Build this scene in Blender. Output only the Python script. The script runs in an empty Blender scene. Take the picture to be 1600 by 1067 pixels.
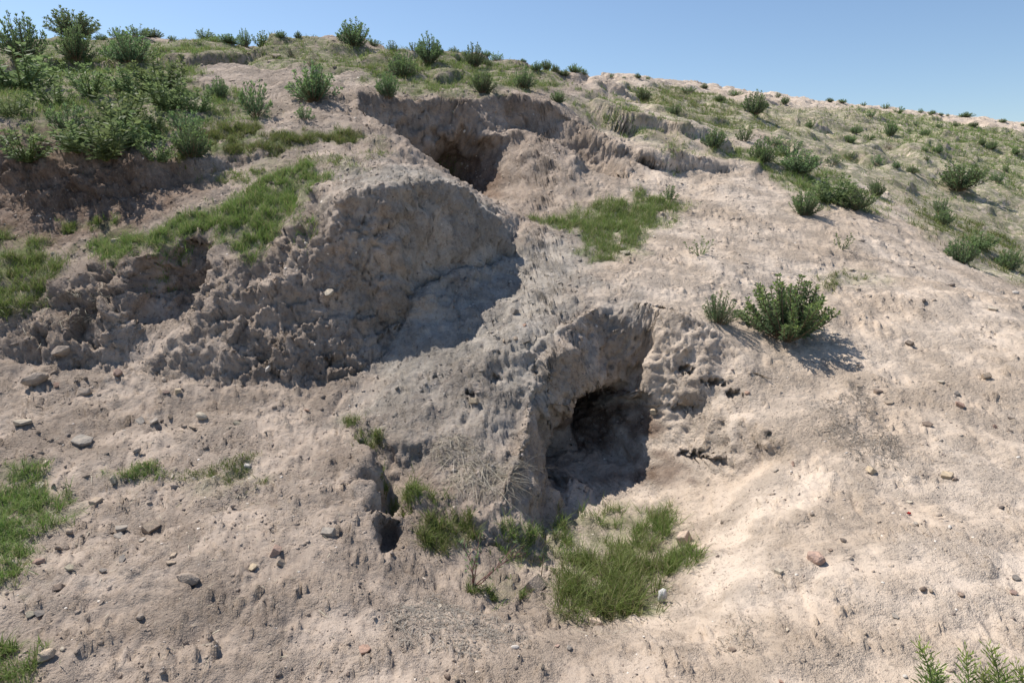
import bpy, bmesh, math, random
import numpy as np
from mathutils import Vector, Matrix
from mathutils.bvhtree import BVHTree

# ------------------------------------------------------------------ camera, sky, sun
scene = bpy.context.scene
COL = scene.collection
EYE = Vector((0.0, 0.0, 1.6)); PITCH = math.radians(12.0); LENS = 24.0
cam_d = bpy.data.cameras.new('camera'); cam_d.lens = LENS; cam_d.sensor_width = 36.0
cam_d.clip_start = 0.05; cam_d.clip_end = 3000
cam = bpy.data.objects.new('camera', cam_d); COL.objects.link(cam)
cam.location = EYE; cam.rotation_euler = (math.pi / 2 - PITCH, 0, 0)
scene.camera = cam

SUN_EL = math.radians(55); SUN_AZ = math.radians(35)      # sun stands left of the view, a little behind the hill
sun_dir = Vector((-math.cos(SUN_EL) * math.cos(SUN_AZ), math.cos(SUN_EL) * math.sin(SUN_AZ), math.sin(SUN_EL)))
world = bpy.data.worlds.new('World'); scene.world = world; world.use_nodes = True
wn = world.node_tree; wn.nodes.clear()
sky = wn.nodes.new('ShaderNodeTexSky'); sky.sky_type = 'NISHITA'; sky.sun_disc = False
sky.sun_elevation = SUN_EL
sky.sun_rotation = math.atan2(sun_dir.x, sun_dir.y)
sky.altitude = 300; sky.air_density = 1.0; sky.dust_density = 0.6; sky.ozone_density = 3.4
bg = wn.nodes.new('ShaderNodeBackground'); bg.inputs['Strength'].default_value = 0.107
wo = wn.nodes.new('ShaderNodeOutputWorld')
wn.links.new(sky.outputs['Color'], bg.inputs['Color']); wn.links.new(bg.outputs['Background'], wo.inputs['Surface'])
sun_l = bpy.data.lights.new('sun', 'SUN'); sun_l.energy = 4.7; sun_l.angle = math.radians(0.53); sun_l.color = (1.0, 0.945, 0.87)
sun_o = bpy.data.objects.new('sun', sun_l); COL.objects.link(sun_o)
sun_o.rotation_euler = sun_dir.to_track_quat('Z', 'Y').to_euler(); sun_o.location = (-20, 15, 30)
vs = scene.view_settings; vs.view_transform = 'Standard'; vs.look = 'None'; vs.gamma = 1.0; vs.exposure = 0.37
vs.use_curve_mapping = False
scene.cycles.max_bounces = 6; scene.cycles.diffuse_bounces = 4; scene.cycles.transmission_bounces = 4; scene.cycles.transparent_max_bounces = 4

rng = np.random.default_rng(7); random.seed(7)
FPX = LENS / 36.0 * 1600; SP, CP = math.sin(PITCH), math.cos(PITCH)

def ray(px, py):
    u = (px - 800) / FPX; v = (533.5 - py) / FPX
    return np.array([u, CP + v * SP, -SP + v * CP])
def at_y(px, py, Y):
    r = ray(px, py); t = Y / r[1]; return (r[0] * t, Y, EYE.z + r[2] * t)
def at_z(px, py, z):
    r = ray(px, py); t = (z - EYE.z) / r[2]; return (r[0] * t, r[1] * t, z)

# ------------------------------------------------------------------ noise
def _hash(ix, iy, iz, seed):
    h = (ix.astype(np.uint32) * np.uint32(374761393) + iy.astype(np.uint32) * np.uint32(668265263) +
         iz.astype(np.uint32) * np.uint32(2147483647 - 58) + np.uint32((seed * 1274126177) & 0xffffffff))
    h = (h ^ (h >> np.uint32(13))) * np.uint32(1274126177)
    h = (h ^ (h >> np.uint32(16))) * np.uint32(2246822519)
    return h ^ (h >> np.uint32(15))
GR = np.random.default_rng(3).normal(size=(256, 3)).astype(np.float32); GR /= np.linalg.norm(GR, axis=1)[:, None]
def perlin(p, scale, seed=0):
    q = p.astype(np.float32) / np.float32(scale); i0 = np.floor(q); f = q - i0; i0 = i0.astype(np.int32)
    w = f * f * f * (f * (f * 6 - 15) + 10); out = 0
    for dx in (0, 1):
        for dy in (0, 1):
            for dz in (0, 1):
                g = GR[_hash(i0[:, 0] + dx, i0[:, 1] + dy, i0[:, 2] + dz, seed) & 255]
                d = g[:, 0] * (f[:, 0] - dx) + g[:, 1] * (f[:, 1] - dy) + g[:, 2] * (f[:, 2] - dz)
                out = out + d * ((w[:, 0] if dx else 1 - w[:, 0]) * (w[:, 1] if dy else 1 - w[:, 1]) * (w[:, 2] if dz else 1 - w[:, 2]))
    return out * 1.6
def fbm(p, scale, octv=4, gain=0.5, seed=0):
    o = 0; a = 1.0
    for k in range(octv):
        o = o + a * perlin(p, scale, seed + k); a *= gain; scale *= 0.5
    return o
def worley(p, scale, seed=0):
    q = p.astype(np.float32) / np.float32(scale); i0 = np.floor(q).astype(np.int32); f = q - i0
    d1 = np.full(len(p), 9., np.float32); d2 = d1.copy(); cv = d1 * 0; tl = d1 * 0
    for dx in (-1, 0, 1):
        for dy in (-1, 0, 1):
            for dz in (-1, 0, 1):
                h = _hash(i0[:, 0] + dx, i0[:, 1] + dy, i0[:, 2] + dz, seed)
                ox = (h & 1023) / 1023.; oy = ((h >> 10) & 1023) / 1023.; oz = ((h >> 20) & 1023) / 1023.
                d = (dx + ox - f[:, 0]) ** 2 + (dy + oy - f[:, 1]) ** 2 + (dz + oz - f[:, 2]) ** 2
                m = d < d1; d2 = np.where(m, d1, np.minimum(d2, d)); d1 = np.where(m, d, d1); cv = np.where(m, ((h >> 5) & 255) / 255. + .0 , cv); g_ = GR[(h >> 9) & 255]; tl = np.where(m, g_[:, 0] * (f[:, 0] - dx - ox) + g_[:, 1] * (f[:, 1] - dy - oy) + g_[:, 2] * (f[:, 2] - dz - oz), tl)
    return np.sqrt(d1), np.sqrt(d2), cv.astype(np.float32), tl.astype(np.float32)
def sstep(a, b, x):
    t = np.clip((x - a) / (b - a), 0, 1); return t * t * (3 - 2 * t)

# ------------------------------------------------------------------ terrain survey points
CT = []
def Y(*pts):
    for px, py, y in pts: CT.append(at_y(px, py, y))
def Z(*pts):
    for px, py, z in pts: CT.append(at_z(px, py, z))
def YL(pts, n=3, dy=0.0):           # a surveyed line, sampled between its points
    P = [at_y(px, py, y) for px, py, y in pts]
    for a, b in zip(P[:-1], P[1:]):
        for k in range(n): CT.append(tuple(a[i] + (b[i] - a[i]) * k / n for i in range(3)))
    CT.append(P[-1])
def Wd(*pts): CT.extend(pts)

# apron of bare ground in front
Z((-300, 1067, .03), (0, 1067, .02), (300, 1067, 0), (600, 1067, -.02), (900, 1067, -.02), (1200, 1067, 0), (1500, 1067, .03), (1900, 1067, .05))
Z((0, 980, .06), (300, 980, .03), (560, 980, -.02), (760, 1010, -.05), (1000, 1035, -.06), (1140, 1000, -.05), (1300, 980, .02), (1600, 980, .06))
Z((0, 880, .12), (150, 880, .1), (300, 880, .08), (480, 880, .04), (560, 900, -.02), (660, 930, -.09), (1170, 890, -.03), (1300, 880, .07), (1450, 880, .1), (1600, 880, .14))
Y((-200, 620, 4.3), (0, 620, 4.3), (200, 650, 4.15), (400, 650, 4.2), (540, 650, 4.2), (0, 740, 3.5), (200, 750, 3.45), (400, 750, 3.45), (530, 760, 3.4), (-200, 800, 3.0), (300, 810, 3.12), (100, 810, 3.1))
# pit floor and its right slope
Z((720, 935, -.13), (850, 985, -.24), (960, 985, -.26), (1080, 960, -.19), (880, 890, -.34), (1000, 890, -.35), (900, 800, -.37), (1000, 800, -.34), (820, 890, -.27), (1085, 860, -.27),
  (870, 780, -.36), (900, 745, -.35), (960, 740, -.32), (1010, 725, -.25), (1095, 755, -.17), (1150, 820, -.09), (1190, 840, -.02), (1205, 770, .05), (930, 722, -.32), (980, 700, -.26))
# small den and gully left of the pit
Z((562, 850, .02), (566, 800, .07), (572, 750, .13), (580, 700, .2), (606, 862, -.27), (604, 825, -.22), (602, 785, -.14), (597, 735, .0), (640, 860, -.09), (650, 800, -.02), (640, 760, .08))
# lower rough slope between ledge and pit
YL([(560, 640, 4.3), (640, 612, 4.4), (720, 575, 4.55), (800, 560, 4.55), (850, 540, 4.6), (880, 508, 4.72), (920, 482, 4.94), (960, 474, 5.1)], 4)
YL([(885, 545, 4.66), (915, 525, 4.84), (945, 518, 4.97), (985, 515, 4.93)], 2)
Y((620, 690, 3.9), (700, 680, 3.95), (720, 750, 3.55), (760, 690, 3.95), (690, 790, 3.38))
YL([(850, 590, 4.45), (838, 640, 4.2), (815, 700, 3.84), (795, 760, 3.52), (770, 800, 3.36)], 3)
YL([(876, 640, 4.6), (866, 700, 4.48), (856, 745, 4.36)], 2)
Z((850, 790, -.34), (838, 840, -.31), (775, 858, -.22), (720, 850, -.14), (640, 880, -.11))
Y((915, 640, 4.76), (945, 640, 4.82), (945, 570, 4.9), (905, 560, 4.78))
# bank right of the cave
YL([(960, 474, 5.1), (1000, 466, 5.04), (1060, 478, 4.8), (1125, 515, 4.7), (1165, 560, 4.5), (1185, 610, 4.3), (1190, 660, 4.0)], 3)
YL([(1000, 600, 4.72), (1040, 605, 4.62), (1100, 610, 4.46), (1150, 655, 4.12)], 2)
YL([(1012, 665, 4.62), (1060, 692, 4.42), (1100, 718, 4.2), (1150, 752, 3.88)], 2)
# right hillside
Y((1230, 530, 5.0), (1230, 600, 4.38), (1300, 650, 4.0), (1400, 600, 4.3), (1600, 600, 4.25), (1600, 700, 3.65), (1420, 700, 3.65), (1260, 700, 3.75), (1300, 800, 3.1), (1450, 800, 3.08), (1600, 800, 3.05),
  (1800, 700, 3.6), (1800, 560, 4.5), (1400, 500, 5.3), (1600, 500, 5.2), (1250, 450, 6.0), (1400, 430, 6.5), (1100, 420, 5.9), (1000, 420, 5.7), (1170, 480, 5.45),
  (1200, 360, 7.2), (1320, 365, 7.4), (1400, 375, 7.5), (1500, 420, 6.9), (1590, 455, 6.5), (1750, 520, 6.0), (1060, 340, 7.4), (1100, 380, 6.6), (1250, 400, 6.6))
YL([(1030, 262, 9.0), (1060, 264, 9.05), (1100, 262, 9.1), (1130, 268, 9.2), (1220, 285, 9.3), (1320, 310, 9.0), (1400, 335, 8.8), (1500, 385, 8.3), (1600, 430, 7.9), (1800, 500, 7.4)], 3)
YL([(1035, 236, 9.12), (1065, 232, 9.18), (1105, 238, 9.25), (1135, 242, 9.6), (1220, 255, 10.6), (1320, 280, 10.6), (1400, 310, 10.4), (1500, 350, 10.3), (1600, 395, 9.8), (1800, 480, 9.2)], 2)
Y((1600, 330, 13), (1450, 280, 13.5), (1300, 235, 13), (1150, 215, 11.5), (1600, 270, 19), (1450, 225, 21), (1300, 190, 20), (1150, 170, 17), (1000, 165, 13), (1050, 190, 11.5),
  (1600, 230, 32), (1450, 195, 36), (1300, 172, 33), (1150, 150, 25), (1050, 140, 21), (1800, 300, 20), (1800, 400, 12), (1800, 250, 34))
# upper hollow with the second cave
YL([(545, 140, 9.0), (610, 150, 9.2), (690, 156, 9.45), (730, 162, 9.45), (765, 150, 9.75), (800, 144, 9.92), (860, 160, 9.84), (905, 185, 9.68), (950, 212, 9.36), (985, 240, 9.1)], 4)
YL([(745, 293, 8.85), (785, 289, 8.6), (850, 294, 8.25), (930, 301, 8.0), (990, 304, 7.95), (1030, 290, 8.3)], 3)
YL([(772, 205, 9.2), (800, 200, 9.2), (850, 216, 9.02), (920, 255, 8.66), (965, 275, 8.5), (1005, 280, 8.5)], 4)
YL([(782, 240, 8.86), (850, 250, 8.58), (920, 276, 8.3)], 2)
YL([(800, 192, 9.8), (850, 205, 9.72), (900, 228, 9.55), (950, 254, 9.2)], 3)
YL([(745, 170, 9.5), (748, 215, 9.25), (752, 260, 9.0)], 2)
YL([(690, 190, 9.4), (700, 230, 9.3), (720, 285, 9.1)], 2)
Wd((.0, 9.42, 2.22), (.22, 9.38, 2.16), (.43, 9.28, 2.06), (.65, 9.15, 1.93), (.95, 8.98, 1.8), (1.2, 8.82, 1.74))
Wd((-.75, 8.55, 1.62), (-1.0, 8.9, 1.7), (-1.15, 8.35, 1.72), (-.45, 8.2, 1.6), (-1.45, 8.75, 2.05), (-.7, 9.05, 1.66))
YL([(560, 165, 8.3), (600, 190, 7.9), (650, 232, 7.6), (692, 274, 7.35), (745, 300, 7.5)], 3)
# ledge and path up to the grass
Y((620, 575, 4.72), (700, 505, 5.0), (750, 460, 5.35), (820, 430, 5.75), (880, 400, 6.2), (900, 370, 6.7), (820, 350, 7.2), (780, 330, 7.7), (870, 330, 7.7), (940, 350, 7.2), (1000, 345, 7.3), (1035, 320, 7.7), (940, 405, 6.1), (900, 440, 5.5), (850, 480, 5.05), (780, 520, 4.85))
# big lit and shaded block: crest and foot
YL([(150, 405, 5.2), (250, 395, 5.2), (310, 400, 5.16), (400, 395, 5.24), (470, 345, 5.38), (530, 303, 5.2), (610, 290, 5.27), (690, 285, 5.64), (740, 308, 5.88), (775, 345, 6.06), (803, 395, 6.18)], 6)
YL([(200, 590, 4.6), (300, 600, 4.5), (400, 603, 4.5), (500, 603, 4.57), (545, 596, 4.67), (590, 570, 4.82), (615, 520, 5.08), (640, 480, 5.32), (690, 450, 5.58), (740, 432, 5.8), (800, 410, 6.08)], 6)
YL([(320, 500, 4.8), (400, 490, 4.85), (480, 470, 4.93), (540, 440, 5.05)], 2)
Y((530, 250, 6.3), (600, 240, 6.8), (480, 230, 7.0), (400, 300, 6.0), (300, 345, 5.7), (200, 365, 5.65), (650, 262, 6.5), (540, 175, 8.1), (450, 160, 8.5), (350, 180, 7.8), (480, 290, 5.9), (700, 275, 6.9))
YL([(500, 292, 5.55), (560, 283, 5.6), (620, 280, 5.66), (690, 277, 6.05), (735, 300, 6.2)], 3)
YL([(520, 272, 5.95), (610, 264, 6.1), (670, 266, 6.45), (730, 296, 6.6)], 2)
# left upper scarp, ledge and lower bank
YL([(-250, 190, 6.6), (0, 200, 6.6), (100, 222, 6.5), (200, 240, 6.4), (265, 255, 6.4)], 3)
YL([(-250, 330, 6.05), (0, 320, 6.12), (100, 325, 6.12), (200, 312, 6.15), (285, 290, 6.35)], 3)
Y((0, 150, 8.2), (150, 150, 8.2), (280, 165, 8.0), (0, 385, 5.6), (100, 375, 5.75), (-250, 400, 5.4), (180, 385, 5.5))
YL([(-250, 480, 5.0), (0, 465, 5.0), (60, 448, 5.1), (110, 430, 5.15), (150, 405, 5.2)], 2)
YL([(-250, 590, 4.5), (0, 570, 4.6), (100, 575, 4.65), (200, 590, 4.66)], 3)
# upper slopes and skyline
Y((0, 110, 11), (200, 100, 11.2), (400, 105, 10.8), (560, 105, 11), (700, 120, 11.2), (830, 125, 12), (950, 160, 12.3), (-250, 120, 10.5), (300, 85, 12.5), (620, 90, 12.3))
SKY = [(-250, 75, 13.5), (0, 66, 14), (115, 54, 15), (250, 55, 15), (400, 60, 14), (530, 62, 14), (600, 70, 14), (700, 80, 14), (800, 91, 15), (900, 112, 17), (960, 121, 20), (1010, 124, 26), (1100, 134, 34), (1200, 150, 42), (1300, 160, 48), (1400, 172, 52), (1500, 184, 58), (1600, 195, 65), (1800, 215, 70)]
YL(SKY, 3)
for px, py, y in SKY:
    x, yy, z = at_y(px, py, y)
    Wd((x * 1.35, yy * 1.35, z * .99), (x * 2.2, yy * 2.2, z * .85), (x * 6, yy * 6, z * .4), (x * 25, yy * 25, 0))
# ground round and behind the camera
Wd((-2.2, 1.2, .0), (0, 1.0, -.06), (2.2, 1.2, .02), (0, -1, -.2), (-3, -1, -.2), (3, -1, -.15), (-8, -3, -.4), (8, -3, -.5), (-8, 4, .6), (9, 4, .2), (-14, 10, 3.0), (16, 9, .6),
   (0, -12, -1.6), (-15, -12, -1.2), (15, -12, -1.8), (-30, 0, .5), (30, 0, -1.0), (0, -60, -3), (-70, 0, 0), (70, 0, -2), (60, 40, 3), (-60, 60, 4), (-300, 0, 0), (300, 0, -2), (0, -300, -4))
CT = np.array(CT, np.float64)

ORG = np.array([0.0, -3.0])            # the sheet's rows are rings about a point behind the viewer
# columns (angles) and rows of the sheet
th_mid = np.linspace(-36, 36, 900)
th = np.radians(np.concatenate([np.linspace(-180, -60, 25)[:-1], np.linspace(-60, -36, 25)[:-1], th_mid, np.linspace(36, 60, 25)[1:], np.linspace(60, 180, 25)[1:]]))[:-1]
rr = np.concatenate([[.3], np.geomspace(.8, 4.6, 26)[:-1], np.linspace(4.6, 14, 760)[:-1], np.geomspace(14, 40, 260)[:-1], np.geomspace(40, 110, 150)[:-1], np.geomspace(110, 900, 25)])
NCOL = len(th); NRAW = len(rr)
TH, RR = np.meshgrid(th, rr, indexing='ij')
XY = np.stack([ORG[0] + np.sin(TH) * RR, ORG[1] + np.cos(TH) * RR], -1)
# triangulate the survey in (bearing, log distance), lay the sheet over it and round its creases
from mathutils.geometry import delaunay_2d_cdt
for a_ in np.radians(np.arange(-180, 180, 30)): CT = np.vstack([CT, [math.sin(a_) * .25, -3 + math.cos(a_) * .25, -.5], [math.sin(a_) * 1500, -3 + math.cos(a_) * 1500, -5]])
dxy = CT[:, :2] - ORG; ct = np.arctan2(dxy[:, 0], dxy[:, 1]); cr = np.log(np.hypot(dxy[:, 0], dxy[:, 1])); cz = CT[:, 2]
ct = np.concatenate([ct, ct - 2 * np.pi, ct + 2 * np.pi]); cr = np.tile(cr, 3); cz = np.tile(cz, 3)
kp = np.abs(ct) < 3.9; ct, cr, cz = ct[kp], cr[kp], cz[kp]
dv, _e, df, ov, _oe, _of = delaunay_2d_cdt([Vector((x, y)) for x, y in zip(ct, cr)], [], [], 0, 1e-6)
dz_ = np.array([cz[o[0]] for o in ov]); dv = np.array([v[:] for v in dv])
H = np.zeros((NCOL, NRAW)); lr = np.log(rr)
for f in df:
    p0, p1, p2 = dv[f[0]], dv[f[1]], dv[f[2]]
    det = (p1[1] - p2[1]) * (p0[0] - p2[0]) + (p2[0] - p1[0]) * (p0[1] - p2[1])
    if abs(det) < 1e-12: continue
    i0, i1 = np.searchsorted(th, [min(p0[0], p1[0], p2[0]) - 1e-6, max(p0[0], p1[0], p2[0]) + 1e-6]); j0, j1 = np.searchsorted(lr, [min(p0[1], p1[1], p2[1]) - 1e-6, max(p0[1], p1[1], p2[1]) + 1e-6])
    if i1 <= i0 or j1 <= j0: continue
    tt = th[i0:i1, None]; ll = lr[None, j0:j1]
    w0 = ((p1[1] - p2[1]) * (tt - p2[0]) + (p2[0] - p1[0]) * (ll - p2[1])) / det; w1 = ((p2[1] - p0[1]) * (tt - p2[0]) + (p0[0] - p2[0]) * (ll - p2[1])) / det; w2 = 1 - w0 - w1
    m_ = (w0 > -1e-6) & (w1 > -1e-6) & (w2 > -1e-6); blk = H[i0:i1, j0:j1]; blk[m_] = (w0 * dz_[f[0]] + w1 * dz_[f[1]] + w2 * dz_[f[2]])[m_]
def boxblur(A, n, axis):
    k = 2 * n + 1; pad = [(0, 0), (0, 0)]; pad[axis] = (n + 1, n); c = np.cumsum(np.pad(A, pad, mode='edge'), axis)
    return (np.take(c, range(k, c.shape[axis]), axis) - np.take(c, range(0, c.shape[axis] - k), axis)) / k
def blur(A, n, m):
    for _ in range(2): A = boxblur(boxblur(A, n, 0), m, 1)
    return A
Hs, Hl = blur(H, 3, 2), blur(H, 18, 10)
gr_ = np.hypot(np.gradient(Hs, axis=1) / np.gradient(RR, axis=1), np.gradient(Hs, axis=0) / (RR * np.gradient(TH, axis=0)))
kw = blur(sstep(.45, .95, gr_), 5, 4); kw = np.clip(kw * 1.8, 0, 1)
H = Hl * (1 - kw) + Hs * kw
# spread the rows evenly over the surface so that steep faces get as many points as flat ground
NROW = 850
dcam = np.sqrt(XY[..., 0] ** 2 + XY[..., 1] ** 2 + (H - 1.6) ** 2)
dr = np.diff(RR, axis=1); dz = np.diff(H, axis=1); dm = .5 * (dcam[:, 1:] + dcam[:, :-1])
wgt = np.sqrt((0.34 * dr) ** 2 + dz ** 2) / np.maximum(dm, 2.0) + dr / RR[:, 1:] * .03
wgt *= np.where(XY[:, 1:, 1] < 1.6, .35, 1.0)
wgt *= 1 + 2.0 * np.exp(-((XY[:, 1:, 0] - .58) ** 2 + (XY[:, 1:, 1] - 4.62) ** 2) / .06)
cum = np.concatenate([np.zeros((NCOL, 1)), np.cumsum(wgt, 1)], 1)
# soften the change from one column to the next
cum /= cum[:, -1:]
k5 = np.ones(9) / 9
cs = boxblur(boxblur(boxblur(cum, 12, 0), 12, 0), 8, 0)
lin = np.linspace(0, 1, NROW)
R2 = np.empty((NCOL, NROW)); H2 = np.empty((NCOL, NROW))
for c in range(NCOL):
    R2[c] = np.interp(lin, cs[c], rr); H2[c] = np.interp(R2[c], rr, H[c])
TH2 = np.repeat(th[:, None], NROW, 1)
P = np.stack([ORG[0] + np.sin(TH2) * R2, ORG[1] + np.cos(TH2) * R2, H2], -1)

def normals(P):
    a = np.empty_like(P); b = np.empty_like(P)
    a[1:-1] = P[2:] - P[:-2]; a[0] = P[1] - P[-1]; a[-1] = P[0] - P[-2]
    b[:, 1:-1] = P[:, 2:] - P[:, :-2]; b[:, 0] = P[:, 1] - P[:, 0]; b[:, -1] = P[:, -1] - P[:, -2]
    n = np.cross(a, b); n /= np.maximum(np.linalg.norm(n, axis=-1, keepdims=True), 1e-9)
    return n
N0 = normals(P); 
if N0[NCOL // 2, NROW // 2, 2] < 0: N0 = -N0
slope = np.degrees(np.arccos(np.clip(N0[..., 2], -1, 1)))
F = P.reshape(-1, 3).astype(np.float32); NF = N0.reshape(-1, 3).astype(np.float32); SL = slope.ravel()
dist = np.linalg.norm(F - np.array([0, 0, 1.6], np.float32), axis=1)
far = sstep(9, 16, F[:, 1]); near = 1 - far
F2 = F.copy(); F2[:, 2] = 0
def blob(cx, cy, rx, ry, soft=.5):
    d = np.sqrt(((F[:, 0] - cx) / rx) ** 2 + ((F[:, 1] - cy) / ry) ** 2); return 1 - sstep(1 - soft, 1 + soft, d)
steep = sstep(33, 50, SL + fbm(F, .5, 2, seed=50) * 10)
steep = np.maximum(steep, np.maximum(blob(-.22, 4.05, .62, .7) * .55, blob(.95, 4.3, .5, .45) * .4))
leftness = 1 - sstep(-.6, 1.2, F[:, 0] + .25 * fbm(F, .8, 2, seed=9) - .12 * (F[:, 1] - 3))
rough = np.clip(.35 + .65 * leftness + .5 * steep, 0, 1.3) * near + .6 * far
d = np.zeros(len(F), np.float32)
# broad swell, ruts and scarps
def sub(fn, m):                          # evaluate a noise only where it matters
    o = np.zeros(len(F), np.float32); i = np.where(m)[0]; o[i] = fn(F[i]); return o
flat3 = np.array([1, 1, 0], np.float32)
d += fbm(F2, 1.1, 3, seed=1) * .035 * (1 + far * 2.5)
d += sub(lambda q: (1 - np.abs(fbm(q * flat3, 5.5, 3, seed=70)) - .7) * .45, F[:, 1] > 12) * sstep(12, 22, F[:, 1])
def scarps(q):
    s = fbm(q * flat3, 2.6, 3, seed=77); lo = sstep(.05, .5, perlin(q * flat3, 3.1, 78) + .2)
    return (sstep(-.1, .12, s) - .5) * .17 * lo
d += sub(scarps, F[:, 1] > 7) * sstep(7.0, 9.5, F[:, 1]) * (1 - steep)
F = F + NF * d[:, None]
def relaxed(mask_w, it):
    """spread the sheet evenly over a freshly carried-in burrow"""
    global F
    G = F.reshape(NCOL, NROW, 3); W = mask_w.reshape(NCOL, NROW)
    c_ = np.where(W.max(1) > .01)[0]; r_ = np.where(W.max(0) > .01)[0]; c0, c1, r0, r1 = c_[0] - 2, c_[-1] + 3, r_[0] - 2, r_[-1] + 3
    B = G[c0:c1, r0:r1].copy(); w_ = np.clip(W[c0:c1, r0:r1] * 2, 0, 1)[1:-1, 1:-1, None]
    for _ in range(it):
        m_ = (B[2:, 1:-1] + B[:-2, 1:-1] + B[1:-1, 2:] + B[1:-1, :-2]) * .25
        B[1:-1, 1:-1] += (m_ - B[1:-1, 1:-1]) * w_
    G[c0:c1, r0:r1] = B; F = np.ascontiguousarray(G.reshape(-1, 3))
CAVE_SHADE = np.zeros(len(F), np.float32)
def push(c, direc, ru, rv, depth, power=2.2, wob=.2, relax=0):
    """hollow out a burrow: the face round point c is carried along direc"""
    dv = np.array(direc, float); dv /= np.linalg.norm(dv)
    u = np.cross(dv, [0, 0, 1]); u /= np.linalg.norm(u); v = np.cross(u, dv)
    m = np.where(((F - np.array(c, np.float32)) ** 2).sum(1) < (1.6 * max(ru, rv) + depth) ** 2)[0]; G = F[m]
    q = G - np.array(c, np.float32); rs = min(ru, rv)
    q = q + wob * rs * np.stack([fbm(G, rs * 1.1, 3, .6, 120), fbm(G, rs * 1.1, 3, .6, 130), fbm(G, rs * 1.1, 3, .6, 140)], 1)
    e = (np.abs(q @ u) / ru) ** power + (np.abs(q @ v) / rv) ** power + (np.abs(q @ dv) / (depth * .8 + ru)) ** 4
    w = 1 - sstep(.35, 1.15, e)
    if relax: ww = np.zeros(len(F), np.float32); ww[m] = 1 - sstep(1.1, 1.9, e)
    F[m] = G + (w * depth)[:, None].astype(np.float32) * dv.astype(np.float32)
    if relax: relaxed(ww, relax)
    if depth > .5: CAVE_SHADE[m] = np.maximum(CAVE_SHADE[m], w)
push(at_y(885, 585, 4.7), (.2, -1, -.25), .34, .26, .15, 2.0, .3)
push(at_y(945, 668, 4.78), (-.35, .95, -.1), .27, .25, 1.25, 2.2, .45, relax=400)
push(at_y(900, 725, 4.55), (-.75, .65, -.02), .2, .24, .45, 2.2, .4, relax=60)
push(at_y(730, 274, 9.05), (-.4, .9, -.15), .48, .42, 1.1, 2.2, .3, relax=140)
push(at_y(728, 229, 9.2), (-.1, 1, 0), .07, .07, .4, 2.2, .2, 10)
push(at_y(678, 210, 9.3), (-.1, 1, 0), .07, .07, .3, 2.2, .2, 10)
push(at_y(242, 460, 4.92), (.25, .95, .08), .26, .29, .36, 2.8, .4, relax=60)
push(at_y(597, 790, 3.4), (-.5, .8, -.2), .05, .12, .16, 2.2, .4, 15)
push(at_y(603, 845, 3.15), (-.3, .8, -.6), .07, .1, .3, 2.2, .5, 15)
NF = normals(F.reshape(NCOL, NROW, 3)).reshape(-1, 3).astype(np.float32)
if NF[:, 2].mean() < 0: NF = -NF
SL = np.degrees(np.arccos(np.clip(NF[:, 2], -1, 1))); steep = np.maximum(steep, sstep(36, 52, SL + fbm(F, .5, 2, seed=50) * 8))
d = np.zeros(len(F), np.float32)
d += sub(lambda q: scarps(q * np.float32(2.1) + np.float32(7)) * .75 + fbm(q, .9, 3, .55, 333) * .05, F[:, 1] > 8) * sstep(8, 11, F[:, 1]) * (1 - steep)
vis = (np.abs(F[:, 0]) < 12) & (F[:, 1] > 1) & (F[:, 1] < 30)
d += rough * sub(lambda q: fbm(q, .3, 4, .58, seed=5), vis) * .026
nn = vis & (dist < 11)
d += np.clip(rough, .35, 2) * sub(lambda q: (.5 - np.abs(fbm(q, .06, 2, .6, seed=12))), nn) * .02 * near
# eroded blocks, crumbs and cracks on the cut faces
wpo = lambda q, s, k: q + k * np.stack([perlin(q, s, 30), perlin(q, s, 31), perlin(q, s, 32)], 1)
idx = np.where((steep > .02) & (F[:, 1] < 16) & (F[:, 1] > 1.5) & (np.abs(F[:, 0]) < 10))[0]
q = wpo(wpo(F[idx], .35, .10), .07, .02)
a1, a2, ac, at_ = worley(q * np.array([1, 1, 1.35], np.float32), .26, 5)
b1, b2, bc, bt_ = worley(q, .1, 6)
c1, c2, cc, ct_ = worley(q, .045, 7)
wch = sstep(-.5, .3, fbm(F[idx], .7, 2, seed=44)); wcb = sstep(-.3, .3, perlin(F[idx], .4, 45))
cl = ((ac - .5) * .03 + at_ * .055 + (np.minimum(a2 - a1, .05) - .05) * .5) * wch + ((bc - .5) * .012 + bt_ * .024 + (np.minimum(b2 - b1, .1) - .1) * .09) * (.3 + .7 * wcb)
fine = ct_ * .018 + (cc - .5) * .008
calm = 1 - np.maximum.reduce([.5 * blob(.72, 4.85, .75, .55), .7 * blob(-.62, 3.45, .35, .6), .45 * blob(.55, 8.8, 1.0, .8), .5 * blob(-.2, 4.0, .6, .7)])[idx]
blk = blob(-2.0, 4.95, 1.5, .6)[idx]
d[idx] += steep[idx] * (cl * calm * (1 + .35 * blk) + fine)
d[idx] += steep[idx] * (1 - .45 * blk) * calm ** .5 * (fbm(F[idx], .5, 4, .55, seed=61) * .05 + (.4 - np.abs(fbm(F[idx], .14, 3, .6, seed=64))) * .02)
# rain runnels and trodden hollows on the open slope
rl = sub(lambda q: np.abs(fbm(q * np.array([4.0, .9, 0], np.float32) + .4 * perlin(q, .5, 301)[:, None], 1.0, 3, .55, 300)), vis & (F[:, 0] > -1.5))
d += np.minimum(rl, .35) * .045 * (1 - leftness) * (1 - steep) * near * sstep(-.3, .4, fbm(F, 1.3, 2, seed=303))
tw = np.where(nn)[0]; t1, t2, tc, tt_ = worley(wpo(F[tw], .15, .05), .3, 310); d[tw] -= (1 - sstep(.25, .6, t1)) * sstep(.4, .7, tc) * .018 * (1 - steep[tw])
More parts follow.
